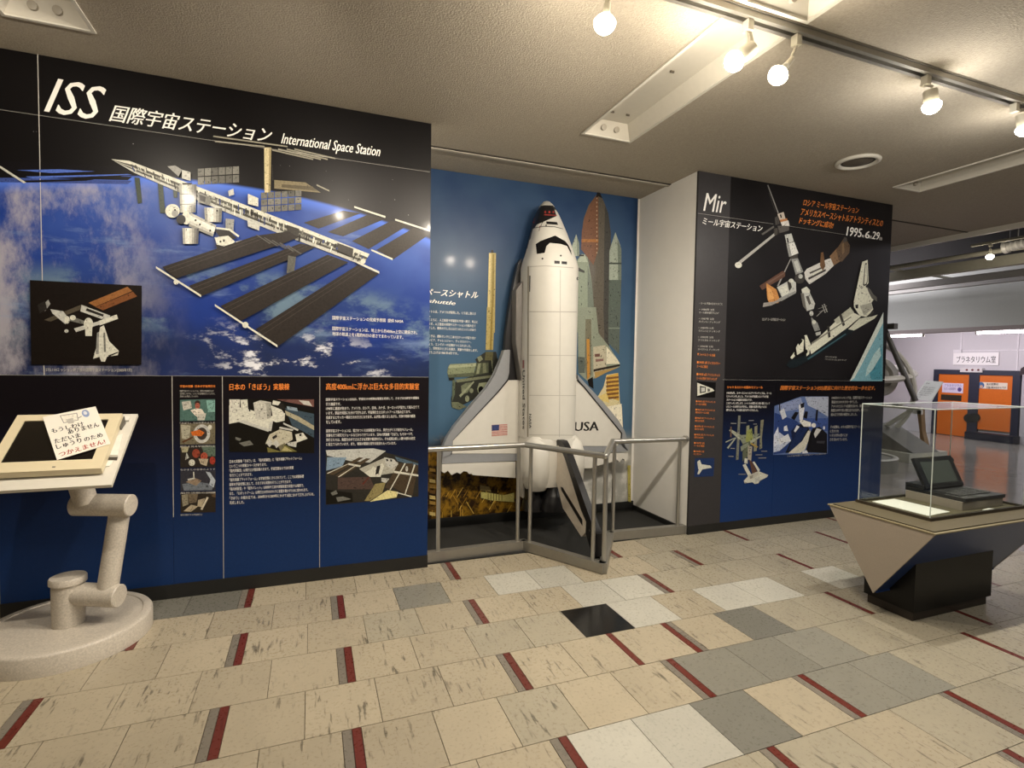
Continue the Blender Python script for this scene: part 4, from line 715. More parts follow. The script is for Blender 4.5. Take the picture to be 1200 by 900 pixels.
decal('nose_panel', [k11([(335, 250), (430, 232), (540, 238), (588, 375), (420, 362), (352, 375), (358, 400), (330, 425), (342, 440), (318, 470), (326, 490), (300, 525), (262, 530), (280, 340)])], M_shb)
decal('thruster_mark', [k11(circ(440+52*i, 325, 13, 18, 8)) for i in range(3)] + [k11(circ(290, 415+i*42, 13, 13, 8)) for i in range(2)], mat('dull_red_marking', '#8e3530', .5), .004)
decal('red_stripe', [k11([(425, 352), (585, 360), (588, 376), (424, 366)])], mat('dull_red_marking', '#8e3530', .5), .003)
decal('nose_hatch', [k11([(452, 445), (592, 455), (605, 492), (455, 480)]), k11([(445, 485), (458, 485), (458, 512), (442, 512)])], M_shb)
decal('nose_seam', [k11([(300, 527), (420, 507), (560, 512), (668, 540), (668, 547), (560, 520), (420, 515), (300, 535)])], M_shb)
decal('cockpit_window', [k11([(315, 745), (375, 705), (470, 668), (570, 632), (700, 705), (740, 755), (775, 830), (783, 890), (765, 850), (725, 770), (640, 742), (500, 728), (455, 770), (432, 860), (330, 875)])], mat('dark_window_glass', '#0f0f12', .15))
decal('roof_window', [c1([(684, 538), (711, 540), (711, 554), (684, 553)])], M_shb); decal('roof_window', [c1([(720, 541), (747, 543), (747, 557), (720, 555)])], M_shb)
M_line = mat('grey_panel_seam', '#a9a69c', .5)
seam = [c1([(560, 566), (640, 562), (780, 572), (780, 576), (640, 566), (560, 570)])]
for y, s in ((c1([(0, 793)])[0][1], .0), (c2([(0, 20)])[0][1], 0), (c2([(0, 240)])[0][1], 0), (c2([(0, 441)])[0][1], 0), (c2([(0, 640)])[0][1], 0)):
    seam.append([(620.5, y), (675.5, y+.4), (675.5, y+1.1), (620.5, y+.7)])
seam.append([(656.2, 316), (656.9, 316), (655.9, 512), (655.2, 512)])
decal('bay_door_seam', seam, M_line, .0012)
decal('hinge_strip', [[(618.4, 312), (620.0, 312), (619.4, 512), (617.8, 512)]], mat('warm_grey_strip', '#8f8878', .5), .0015)
decal('vent_mark', [c1(circ(625, 528, 5, 5, 8)), c1(circ(716, 513, 5, 5, 8)), [(620.6, 323), (621.8, 323), (621.4, 342), (620.4, 342)], c1(circ(800, 628, 6, 9, 8))], M_shb)
# lettering that follows the hull
def hull_text(name, body, x, y0, y1, hgt, mt):
    V, P = glyphs(body, 0, .006); a = min(v[0] for v in V); c = max(v[0] for v in V); lo = min(v[1] for v in V); hi = max(v[1] for v in V)
    pts = [hit(x+(v[1]-lo)/(hi-lo)*hgt, y0+(v[0]-a)/(c-a)*(y1-y0), .003)-Vector((CX, 4.2, 0)) for v in V]
    me = bpy.data.meshes.new(name); me.from_pydata([tuple(p) for p in pts], [], P); me.materials.append(mt); return link(name, me, sh)
hull_text('side_lettering', 'United States', 612.6, 434, 503, 3.0, BLACK_INK)
hull_text('side_lettering', 'NASA', 620.3, 485, 502, 2.6, BLACK_INK)
decal('side_flag', [[(612.6, 422), (614.6, 422), (614.4, 431.5), (612.4, 431.5)]], mat('faded_flag_red', '#8e5a58', .5), .002)
# wings: outline in the wing plane
WYP = 4.26; wp = lambda L: [onY(x, y, WYP) for x, y in L]
def slab(name, pts, mt, y0, th, parent=None, bev=0):
    b = bmesh.new(); extrude_poly(b, [(p.x, y0, p.z) for p in pts], (0, th, 0))
    if bev: bmesh.ops.bevel(b, geom=list(b.edges), offset=bev, segments=2, affect='EDGES')
    return part(name, b, mt, parent)
for side in (0, 1):
    if side == 0:
        white = wp(c2([(448, 368), (540, 366), (560, 520), (560, 735), (168, 735), (172, 668), (300, 530), (400, 425)]))
        edge = c2([(430, 216), (460, 214), (456, 330), (446, 366), (395, 425), (300, 527), (170, 666), (166, 735), (120, 760), (124, 700), (145, 650), (180, 598), (250, 512), (345, 405), (385, 340), (410, 275)])
        gap = c2([(168, 735), (560, 735), (560, 775), (488, 772), (120, 787), (122, 760)])
        elv = c2([(120, 789), (300, 782), (490, 776), (490, 858), (400, 852), (275, 843), (270, 836), (258, 838), (247, 826), (228, 824), (212, 838), (196, 830), (168, 843), (150, 821), (133, 834), (120, 826)])
    else:
        white = wp(c2([(795, 360), (830, 395), (920, 505), (1024, 632), (1018, 668), (1000, 697), (780, 697), (760, 520)]))
        edge = c2([(800, 338), (815, 358), (850, 395), (930, 480), (1005, 570), (1035, 620), (1056, 690), (1054, 722), (1018, 668), (1024, 630), (920, 505), (830, 395), (800, 365)])
        gap = c2([(780, 697), (1020, 695), (1054, 722), (1000, 728), (850, 728), (780, 740)])
        elv = c2([(780, 742), (860, 735), (1055, 733), (1056, 762), (1040, 770), (1028, 760), (1012, 778), (1000, 768), (985, 776), (940, 786), (890, 800), (870, 808), (780, 812)])
    wing = slab('wing', white, M_sh, WYP, .06)
    slab('leading_edge', wp(edge), M_shg, WYP-.012, .07, bev=.004)
    slab('hinge_panel', wp(gap), M_shg, WYP+.006, .05)
    ev = slab('elevon', wp(elv), M_sh, WYP+.002, .045)
    # dark joint between edge and wing
    lnp = c2([(448, 366), (400, 424), (300, 529), (170, 667), (165, 737)]) if side == 0 else c2([(800, 366), (832, 397), (922, 506), (1023, 632), (1019, 667)])
    b = bmesh.new()
    for p, q in zip(lnp, lnp[1:]): beam(b, onY(*p, WYP-.003), onY(*q, WYP-.003), .012, .016, .003)
    part('edge_joint', b, M_shb)
slab('chine', [onY(x, y, WYP+.05) for x, y in ((611, 303), (613, 446), (595.5, 446), (591, 412), (592, 395), (596, 365), (601, 335), (607, 308))], M_shb, WYP+.04, .06)
slab('chine', [Vector((2*CX-.01-p.x, 0, p.z)) for p in [onY(x, y, WYP+.05) for x, y in ((612.5, 300), (613, 446), (597.5, 446), (599, 410), (602, 370), (607, 330))]], M_shb, WYP+.04, .06)
slab('side_skirt', [onY(x, y, 4.2) for x, y in ((605, 340), (612, 330), (613, 446), (611, 446), (604.5, 400))], mat('shaded_side_paint', '#6f6b66', .5), 4.2, .1)  # grey puts the shade on the white fuselage side into the colour
wfn = lambda x, y: onY(x, y, WYP)-Vector((CX, 4.2, 0))
text('wing_lettering', [('USA', (673, 505.2), (701, 504.6), (673.6, 494.5), 0, .03)], BLACK_INK, sh, wfn, NV, .0015)
fl = [('#c9bcb2', [(576, 498), (594.5, 497), (594.5, 510), (576, 511.5)])] + [('#b5706a', [(576, 498+i*2.02), (594.5, 497+i*1.96), (594.5, 498+i*1.96), (576, 499.05+i*2.02)]) for i in range(7)] + [('#3c4570', [(576.2, 498.2), (585, 497.6), (584.6, 504.2), (576.2, 504.8)])]
picture('wing_flag', fl, 0, sh, fn=wfn, first=.0015)
# tail end: white aft body, pods, engines
b = loft(bmesh.new(), [[(CX+math.copysign(abs(math.cos(a))**.6, math.cos(a))*wd, 4.14-dp*math.copysign(abs(math.sin(a))**.7, math.sin(a)), z) for a in [2*math.pi*i/40 for i in range(40)]] for z, wd, dp in ((.41, .235, .205), (.46, .245, .22), (.6, .245, .235), (.74, .24, .235), (.81, .225, .22))])
part('aft_body', b, M_sh, angle=50)
for sx in (-1, 1):
    b = loft(bmesh.new(), [[(CX+sx*.155+math.cos(a)*wd, 4.02-dp*math.sin(a), z) for a in [2*math.pi*i/28 for i in range(28)]] for z, wd, dp in ((.38, .085, .07), (.45, .115, .115), (.58, .122, .135), (.7, .115, .13), (.78, .085, .1), (.825, .04, .05))])
    part('engine_pod', b, M_sh, angle=50)
    b = bx(CX+sx*.215-.03, CX+sx*.215+.03, 3.98, 4.06, .30, .40, bevel=.006); part('thruster_box', b, M_shb)
M_bell = mat('black_engine_bell', '#121113', .35, amount=.2)
for x, y, z in ((CX-.125, 4.12, .42), (CX+.115, 4.12, .42), (CX-.005, 4.0, .44)):
    b = lathe(bmesh.new(), (x, y, z), (0, 0, -1), [(0, .05), (.06, .065), (.1, .085), (.11, .09), (.16, .1), (.17, .104), (.23, .112), (.235, .108), (.02, .045)], 28); part('engine_bell', b, M_bell)
slab('body_flap', [Vector((CX-.19, 0, .42)), Vector((CX+.19, 0, .42)), Vector((CX+.17, 0, .27)), Vector((CX-.17, 0, .27))], M_shb, 4.3, .03)
slab('side_fairing', [onY(x, y, 4.1) for x, y in ((613, 522), (618.5, 520), (618.5, 578), (613, 584))], M_sh, 4.1, .14)
# support rod holding the model to the wall
part('mounting_bracket', bx(CX-.06, CX+.06, 4.36, 4.437, 1.5, 1.62, bevel=.006), M_shg)
# fin, in the plane of symmetry
xf = lambda L: [onX(x, y, CX) for x, y in L]
k5 = lambda L: [(580+x/5.622, 500+y/5.625) for x, y in L]
def fin_plate(name, px, mt, x0, th):
    pts = xf(k5(px)); b = bmesh.new(); extrude_poly(b, [(x0, p.y, p.z) for p in pts], (th, 0, 0)); return part(name, b, mt)
fin_plate('tail_fin', [(418, 130), (432, 120), (480, 200), (588, 540), (650, 690), (622, 690), (585, 725), (462, 535), (418, 360)], mat('cream_fin_paint', '#ddd3c4', .5), CX-.02, .04)
fin_plate('fin_edge', [(413, 130), (413, 95), (432, 84), (458, 92), (478, 130), (600, 470), (668, 660), (688, 700), (650, 692), (586, 545), (478, 205), (447, 135), (432, 118), (420, 132)], M_shb, CX-.026, .052)
fin_plate('fin_tip', [(622, 600), (640, 690), (672, 672), (692, 705), (690, 855), (668, 868), (618, 700)], M_shb, CX-.026, .05)
fin_plate('rudder_joint', [(449, 395), (462, 400), (592, 612), (592, 650), (455, 420)], M_shb, CX-.0225, .045)

# ================================================================== guard railing across the alcove
M_steel = mat('brushed_aluminium', '#b4b2ac', .28, .85, amount=.05); M_steel2 = mat('dull_aluminium', '#9d9a92', .4, .7, amount=.08)
rl = empty('guard_railing', 'aluminium guard railing with a pointed bay in front of the shuttle model', 'railing', (1.88, 3.6, 0))
RM = Matrix.Translation((-1.88, -3.6, 0))
PATH = [(.775, 3.705), (1.53, 3.725), (1.875, 3.125), (2.28, 3.70), (2.972, 3.665)]
def rpart(n, b, mt=M_steel): b.transform(RM); return build(n, b, mt, rl)
for p, q in zip(PATH, PATH[1:]):
    b = tube(bmesh.new(), (*p, .81), (*q, .81), .021, n=16); rpart('top_rail', b)
    b = beam(bmesh.new(), (*p, .04), (*q, .04), .055, .07, .012); rpart('bottom_rail', b, M_steel2)
for x, y in PATH[1:-1]:
    b = bmesh.new(); bmesh.ops.create_uvsphere(b, u_segments=14, v_segments=10, radius=.0212, matrix=Matrix.Translation((x, y, .81))); rpart('rail_joint', b)
def along(i, f): p, q = PATH[i], PATH[i+1]; return (p[0]+(q[0]-p[0])*f, p[1]+(q[1]-p[1])*f)
for i, f in ((0, .11), (0, .93), (1, .08), (1, .88), (2, .04), (2, .1), (3, .03), (3, .92)):
    x, y = along(i, f); rpart('post', tube(bmesh.new(), (x, y, .07), (x, y, .80), .015, n=14))
rpart('wall_bracket', tube(bmesh.new(), (2.96, 3.665, .81), (2.9835, 3.665, .81), .03, n=16))

# ================================================================== robot-arm information stand at the left
M_stone = mat('speckled_stone_paint', '#c3bbae', .38, scale=130, amount=.42)
DC = Vector((-1.147, 3.25, 0))
ks = empty('information_stand', 'pale speckled robot arm stand on a round base beside the left wall panel', 'stand', DC)
KM = Matrix.Translation(-DC)
def kpart(n, b, mt=M_stone, par=None): b.transform(KM); return build(n, b, mt, par or ks)
kpart('round_base', lathe(bmesh.new(), DC, (0, 0, 1), [(.0005, .357), (.088, .357), (.096, .352), (.1, .342), (.1, .315), (.096, .312), (.096, .05)], 72))
kpart('post', lathe(bmesh.new(), DC+Vector((.015, -.03, 0)), (0, 0, 1), [(.097, .068), (.31, .068)], 36))
kpart('post_cap', lathe(bmesh.new(), DC+Vector((.015, -.03, 0)), (0, 0, 1), [(.305, .077), (.33, .077), (.336, .073)], 36))
E0, E1 = Vector((-1.11, 3.215, .245)), Vector((-.895, 3.14, .235))
kpart('lower_arm', lathe(bmesh.new(), E0, E1-E0, [(0, .056), ((E1-E0).length-.004, .056), ((E1-E0).length, .052)], 36))
U0, U1 = Vector((-.955, 3.165, .25)), Vector((-.905, 3.2, .66))
kpart('upright_arm', tube(bmesh.new(), U0, U1, .046, n=32))
H0, H1 = Vector((-1.105, 3.235, .69)), Vector((-.845, 3.16, .685))
kpart('upper_arm', lathe(bmesh.new(), H0, H1-H0, [(0, .05), (.004, .055), ((H1-H0).length-.004, .055), ((H1-H0).length, .051)], 36))
kpart('neck', tube(bmesh.new(), (-1.045, 3.2, .7), (-1.10, 3.2, .93), .05, n=32))
# sloping tray: plane through the near edge and the far edge
TN, TF = Vector((0, 2.95, .838)), Vector((0, 3.35, 1.13)); td = (TF-TN).normalized(); tn = Vector((0, -td.z, td.y))
def onT(x, y, lift=0.): d = ray(x, y); k = ((TN+tn*lift-O).dot(tn))/d.dot(tn); return O+d*k
def tquad(pts, lift, th): return extrude_poly(bmesh.new(), [onT(*p, lift) for p in pts], tn*-th)
TR = onT(131, 567); TRF = onT(155, 485.5)
xr0, xl0 = TR.x, TR.x-.50
tray_pts = [TN+Vector((xl0, 0, 0)), TN+Vector((xr0, 0, 0)), TF+Vector((xr0+.004, 0, 0)), TF+Vector((xl0, 0, 0))]
M_tray = mat('cream_tray_paint', '#d6d2c6', .4, amount=.05)
kpart('tray', extrude_poly(bmesh.new(), tray_pts, tn*-.018), M_tray)
# clutter on the open strip of the tray
s6 = lambda L: [(x/6, 460+y/6) for x, y in L]
kpart('tray_slot', tquad(s6([(752, 452), (828, 452), (822, 475), (745, 472)]), .003, .002), mat('dark_slot', '#3c362e', .6))
kpart('tray_plate', tquad(s6([(830, 300), (862, 290), (828, 440), (760, 440), (790, 330)]), .006, .005), mat('white_plate', '#e2dfd6', .4))
kpart('tray_plate', tquad(s6([(745, 480), (800, 476), (770, 515), (735, 520)]), .006, .005), mat('white_plate', '#e2dfd6', .4))
kpart('tray_buckle', tquad(s6([(832, 200), (875, 165), (880, 200), (850, 245), (826, 240)]), .02, .018), mat('grey_plastic', '#5a564e', .5))
kpart('tray_clip', tquad(s6([(880, 165), (912, 165), (905, 195), (878, 195)]), .012, .011), mat('white_plate', '#e2dfd6', .4))
# monitor on the tray, its own thing
ML = .045
def mp_(x, y): return onT(x, y, ML)
mc = [mp_(*s6([p])[0]) for p in ((710, 532), (843, 147))]
mx1, vN, vF = mc[0].x, (mc[0]-TN).dot(td), (mc[1]-TN).dot(td)
mon = empty('monitor', 'cream framed flat monitor lying on the sloping tray of the robot arm stand', 'monitor', mc[0]); MO = mc[0].copy()
def mq(x0, x1, v0, v1, lift, th, bev=0):
    b = extrude_poly(bmesh.new(), [TN+td*v+Vector((x, 0, 0))+tn*lift for x, v in ((x0, v0), (x1, v0), (x1, v1), (x0, v1))], tn*-th)
    if bev: bmesh.ops.bevel(b, geom=list(b.edges), offset=bev, segments=2, affect='EDGES')
    b.transform(Matrix.Translation(-MO)); return b
mx0 = mx1-.43
M_mon = mat('cream_monitor_plastic', '#dccfae', .4, amount=.04)
fr = bmesh.new()
sx1 = mp_(*s6([(650, 465)])[0]).x; v_lo = (mp_(*s6([(650, 467)])[0])-TN).dot(td); v_hi = (mp_(*s6([(755, 188)])[0])-TN).dot(td); sx0 = mx0+.04
def mbox(b, x0, x1, v0, v1, lift, th):
    b2 = extrude_poly(b, [TN+td*v+Vector((x, 0, 0))+tn*lift-MO for x, v in ((x0, v0), (x1, v0), (x1, v1), (x0, v1))], tn*-th)
for a in ((mx0, mx1, vN, v_lo), (mx0, mx1, v_hi, vF), (mx0, sx0, v_lo, v_hi), (sx1, mx1, v_lo, v_hi)): mbox(fr, *a, ML, .036)
build('bezel', fr, M_mon, mon, smooth=False)
build('screen', mq(sx0, sx1, v_lo, v_hi, ML-.006, .01), mat('black_screen', '#15120f', .2), mon)
bk = bmesh.new(); mbox(bk, mx0+.015, mx1-.015, vN+.015, vF-.015, ML-.036, .0085)
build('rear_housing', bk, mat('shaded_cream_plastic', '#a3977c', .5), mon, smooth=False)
bb_ = bmesh.new(); mbox(bb_, (sx0+sx1)/2+.03, (sx0+sx1)/2+.042, vN+.018, vN+.024, ML+.001, .001); build('power_button', bb_, mat('grey_plastic', '#5a564e', .5), mon, smooth=False)
# paper notice
NL = ML+.004
npts = [onT(*p, NL) for p in s6([(300, 172), (672, 97), (777, 360), (400, 474)])]
nt = tag(build('paper_notice', extrude_poly(bmesh.new(), npts, tn*-.0012), mat('white_paper', '#efe9dc', .7, amount=.02), None, smooth=False), 'white paper notice with handwritten style message on the cream monitor', 'notice')
nf = lambda u, v: npts[0]+(npts[1]-npts[0])*u+(npts[3]-npts[0])*v+((npts[2]-npts[1])-(npts[3]-npts[0]))*u*v
def nl(body, u0, u1, v, h, b=.02): return (body, (u0, v), (u1, v), (u0, v-h), 0, b)
text('notice_text', [nl('もうしわけ', .07, .66, .42, .1), nl('ありません', .34, .93, .53, .11), nl('ただいま', .06, .53, .66, .1), nl('しゅうり', .06, .52, .79, .11), nl('のため', .57, .92, .79, .1)], BLACK_INK, nt, nf, tn, .0006)
text('notice_text', [nl('つかえません!', .06, .92, .96, .1)], RED_INK, nt, nf, tn, .0006)
P = [('#8d8a86', [(.3, .05), (.62, .07), (.6, .26), (.32, .25)]), ('#ece6d8', [(.315, .065), (.605, .085), (.588, .245), (.332, .235)]), ('#bdb8ae', [(.38, .17), (.52, .18), (.5, .3), (.4, .29)]), ('#8fa0c4', circ(.77, .13, .07, .1, 16)), ('#d9dbe0', circ(.765, .12, .035, .05, 12)), ('#8d8a86', [(.6, .2), (.68, .17), (.68, .19), (.6, .22)])]
picture('notice_drawing', P, 0, nt, fn=nf, normal=tn, first=.0005, step=.00006)

# ================================================================== glass display case at the right
TZ = .57; x0, x1, y0, y1 = 3.06, 4.20, 1.78, 2.39; ym = 2.09
dc = empty('display_case', 'glass topped display case on an inverted wedge base with black plinth', 'display case', (3.6, ym, 0))
DM = Matrix.Translation((-3.6, -ym, 0))
def dpart(n, b, mt, **k): b.transform(DM); return build(n, b, mt, dc, **k)
dpart('plinth', bx(3.19, 3.9, 1.945, 2.235, .055, .5), mat('black_laminate', '#0b0a0a', .3, spec=.25, amount=.1), smooth=False)
dpart('plinth_foot', bx(3.205, 3.885, 1.96, 2.22, .0005, .055), mat('dark_brown_foot', '#2c241d', .5), smooth=False)
b = extrude_poly(bmesh.new(), [(x0, y0, TZ), (x0, ym, .13), (x0, y1, TZ)], (.012, 0, 0)); dpart('end_panel', b, mat('speckled_beige_laminate', '#978c7e', .7, scale=260, amount=.12), smooth=False)
b = extrude_poly(bmesh.new(), [(x1, y0, TZ), (x1, ym, .13), (x1, y1, TZ)], (-.012, 0, 0)); dpart('end_panel', b, mat('speckled_beige_laminate'), smooth=False)
M_navy = mat('navy_laminate', '#22345c', .3, spec=.12, amount=.06)
for sy in (y0, y1):
    b = extrude_poly(bmesh.new(), [(x0+.012, sy, TZ), (x1-.012, sy, TZ), (x1-.012, ym, .133), (x0+.012, ym, .133)], (0, .012 if sy == y0 else -.012, 0)); dpart('sloping_side', b, M_navy, smooth=False)
M_olive = mat('olive_brown_laminate', '#5f5640', .6, amount=.08, scale=60); M_lip = mat('pale_olive_edge', '#8a7f62', .5)
GX0, GX1, GY0, GY1, GZ = 3.24, 4.12, 1.915, 2.33, 1.213
dpart('edge_groove', bx(x0+.016, x1-.016, y0+.016, y1-.016, TZ+.006, TZ+.012), mat('dark_brown_frame', '#352d20', .5), smooth=False)
dpart('edge_strip', bx(x0-.006, x1+.006, y0-.006, y1+.006, TZ, TZ+.006), M_lip, smooth=False)
b = bmesh.new(); lo = [(x0, y0), (x1, y0), (x1, y1), (x0, y1)]; hi = [(GX0-.03, GY0-.03), (GX1+.03, GY0-.03), (GX1+.03, GY1+.02), (GX0-.03, GY1+.02)]
A = [b.verts.new((p[0]+(.012 if p[0] == x0 else -.012), p[1]+(.012 if p[1] == y0 else -.012), TZ+.012)) for p in lo]; B = [b.verts.new((*p, TZ+.0185)) for p in hi]
for i in range(4): b.faces.new((A[i], A[(i+1) % 4], B[(i+1) % 4], B[i]))
b.faces.new(A[::-1]); b.faces.new(B); dpart('sloping_rim', b, M_olive, smooth=False)
b = bmesh.new()
for q in ((GX0-.012, GX1+.012, GY0-.012, GY0+.004), (GX0-.012, GX1+.012, GY1-.004, GY1+.012), (GX0-.012, GX0+.004, GY0+.004, GY1-.004), (GX1-.004, GX1+.012, GY0+.004, GY1-.004)): box(b, *q, TZ+.018, TZ+.036)
dpart('glass_frame', b, mat('dark_brown_frame', '#352d20', .5), smooth=False)
dpart('case_floor', bx(GX0+.004, GX1-.004, GY0+.004, GY1-.004, TZ+.0185, TZ+.022), mat('olive_case_floor', '#5d553e', .7), smooth=False)
t = NT('case_glass')
tr = t.n('ShaderNodeBsdfTransparent'); tr.inputs[0].default_value = (.95, .97, .96, 1); gls = t.n('ShaderNodeBsdfGlossy'); gls.inputs['Roughness'].default_value = .02
fr_ = t.n('ShaderNodeLayerWeight'); fr_.inputs['Blend'].default_value = .5; mx = t.n('ShaderNodeMixShader'); t.t.links.new(t.math('MULTIPLY_ADD', t.math('POWER', fr_.outputs['Facing'], 5.), .55, .025), mx.inputs[0]); t.t.links.new(tr.outputs[0], mx.inputs[1]); t.t.links.new(gls.outputs[0], mx.inputs[2]); t.t.links.new(mx.outputs[0], t.out.inputs[0])
M_glass = t.m; M_gedge = mat('pale_glass_edge', '#cfd8d2', .25, amount=.03)
g_ = .005; zb = TZ+.03
for q in ((GX0+g_, GX1-g_, GY0, GY0+g_, zb, GZ-g_), (GX0+g_, GX1-g_, GY1-g_, GY1, zb, GZ-g_), (GX0, GX0+g_, GY0, GY1, zb, GZ-g_), (GX1-g_, GX1, GY0, GY1, zb, GZ-g_), (GX0, GX1, GY0, GY1, GZ-g_, GZ)): dpart('glass_pane', bx(*q), M_glass, smooth=False)
b = bmesh.new()
for xx in (GX0, GX1):
    for yy in (GY0, GY1): tube(b, (xx, yy, zb), (xx, yy, GZ), .0028, n=8)
for p, q in (((GX0, GY0), (GX1, GY0)), ((GX1, GY0), (GX1, GY1)), ((GX1, GY1), (GX0, GY1)), ((GX0, GY1), (GX0, GY0))): tube(b, (*p, GZ), (*q, GZ), .0025, n=8)
dpart('glass_joint', b, M_gedge)
CF = TZ+.0225
tag(build('riser_block', bx(3.65, 4.05, 1.985, 2.31, CF, CF+.05), mat('speckled_beige_laminate'), None, smooth=False), 'beige block under the black computer inside the glass case', 'block')
lt = empty('portable_computer', 'open black portable computer on the beige block inside the glass case', 'computer', (3.86, 2.15, CF+.05))
LM = Matrix.Translation((-3.86, -2.15, -(CF+.05)))
def lpart(n, b, mt, **k): b.transform(LM); return build(n, b, mt, lt, **k)
M_lap = mat('black_computer_case', '#1c1b1a', .4); LZ = CF+.0505
lpart('keyboard_deck', bx(3.66, 4.055, 1.975, 2.32, LZ, LZ+.022, bevel=.003), M_lap)
lpart('rear_housing', bx(3.66, 4.055, 2.205, 2.32, LZ+.022, LZ+.05, bevel=.003), M_lap)
b = bmesh.new()
for i in range(5):
    for j in range(11): box(b, 3.70+j*.028, 3.70+j*.028+.023, 2.03+i*.029, 2.03+i*.029+.024, LZ+.022, LZ+.026)
o = lpart('keys', b, mat('dark_grey_keys', '#343331', .5), smooth=False); o['kind'] = 'stuff'
hz0, hy0, hz1, hy1 = LZ+.03, 2.198, .856, 2.285
sd = Vector((0, hy1-hy0, hz1-hz0)).normalized(); sn = Vector((0, -sd.z, sd.y)); sl = Vector((0, hy1-hy0, hz1-hz0)).length
def sq(xa, xb, va, vb, lift, th, b=None): return extrude_poly(b or bmesh.new(), [Vector((x, hy0, hz0))+sd*v+sn*lift for x, v in ((xa, va), (xb, va), (xb, vb), (xa, vb))], sn*-th)
lpart('screen_frame', sq(3.67, 4.05, 0, sl, 0, .018), M_lap, smooth=False)
lpart('screen', sq(3.715, 4.005, .03, sl-.03, .001, .001), mat('dark_grey_display', '#4d514c', .25), smooth=False)
lpart('latch', sq(4.05, 4.062, sl-.04, sl-.015, 0, .012), M_lap, smooth=False)
card = extrude_poly(bmesh.new(), [(p.x, p.y, CF) for p in (onZ(1022, 588, CF), onZ(1088, 605, CF), onZ(1113, 600, CF), onZ(1048, 585, CF))], (0, 0, .003))
tag(build('label_card', card, mat('white_card', '#f3f0e4', .6, amount=.02), None, smooth=False), 'large white label card lying flat in front of the computer in the case', 'card')
card = extrude_poly(bmesh.new(), [(p.x, p.y, CF) for p in (onZ(1151, 598, CF), onZ(1160, 599, CF), onZ(1168, 597, CF), onZ(1158, 596, CF))], (0, 0, .003))
tag(build('label_card', card, mat('white_card', '#f3f0e4', .6), None, smooth=False), 'tiny white label card at the right foot of the beige block', 'card')

# ================================================================== ceiling: light troughs, rail, lamps, vent
LAB = ['long unlit recessed light trough in front of the lighting rail, over the alcove', 'unlit recessed light trough behind the lighting rail at the top of the photo', 'unlit recessed light trough in the top left corner above the title ISS', 'slim unlit recessed light trough above the panel titled Mir']
for (hx0, hx1, hy0_, hy1_), lb in zip(HOLES, LAB):
    o = empty('ceiling_light', lb, 'light fixture', (hx0, hy0_, CH), 'recessed light troughs')
    b = bmesh.new(); d = .085; s = .06
    lo = [(0, 0), (hx1-hx0, 0), (hx1-hx0, hy1_-hy0_), (0, hy1_-hy0_)]; hi = [(s, s), (hx1-hx0-s, s), (hx1-hx0-s, hy1_-hy0_-s), (s, hy1_-hy0_-s)]
    A = [b.verts.new((*p, 0)) for p in lo]; B = [b.verts.new((*p, d)) for p in hi]
    for i in range(4): b.faces.new((A[i], A[(i+1) % 4], B[(i+1) % 4], B[i]))
    b.faces.new(B)
    me = bpy.data.meshes.new('reflector'); b.to_mesh(me); b.free(); me.materials.append(M_trough); link('reflector', me, o)
    b = bmesh.new(); W_, H_ = hx1-hx0, hy1_-hy0_
    for q in ((-.014, W_+.014, -.014, .004), (-.014, W_+.014, H_-.004, H_+.014), (-.014, .004, .004, H_-.004), (W_-.004, W_+.014, .004, H_-.004)): box(b, *q, -.008, .0)
    build('trim_frame', b, M_trim, o, smooth=False)
    for e, yy in ((0, .03), (1, H_-.03)):
        for xx in (W_*.36, W_*.64): build('lamp_socket', lathe(bmesh.new(), (xx, yy, .045), (0, 1 if e == 0 else -1, -.25), [(-.004, .02), (.016, .02), (.018, .012)], 14), mat('cream_socket', '#a9a294', .5), o)
    for xx, yy in ((W_*.3, H_*.86), (W_*.62, H_*.86), (W_*.45, H_*.45)): build('clip', bx(xx-.012, xx+.012, yy-.004, yy+.004, .074, .085), mat('dark_clip', '#5a5348', .5), o, smooth=False)
TY = 1.94
rail = empty('lighting_rail', 'aluminium lighting rail crossing the ceiling with five spot lamps', 'rail', (2, TY, CH-.03))
for dy in (-.03, .012): build('rail_bar', bx(-5.5, 4.2, dy, dy+.02, -.006, .022), M_steel2, rail, smooth=False)
build('rail_back', bx(-5.5, 4.2, -.035, .037, .022, .0295), M_steel2, rail, smooth=False)
M_lamp = mat('cream_lamp_holder', '#cfc9b8', .45, amount=.04)
M_bulb = emit_mat('glowing_bulb', '#fff2d6', 22)
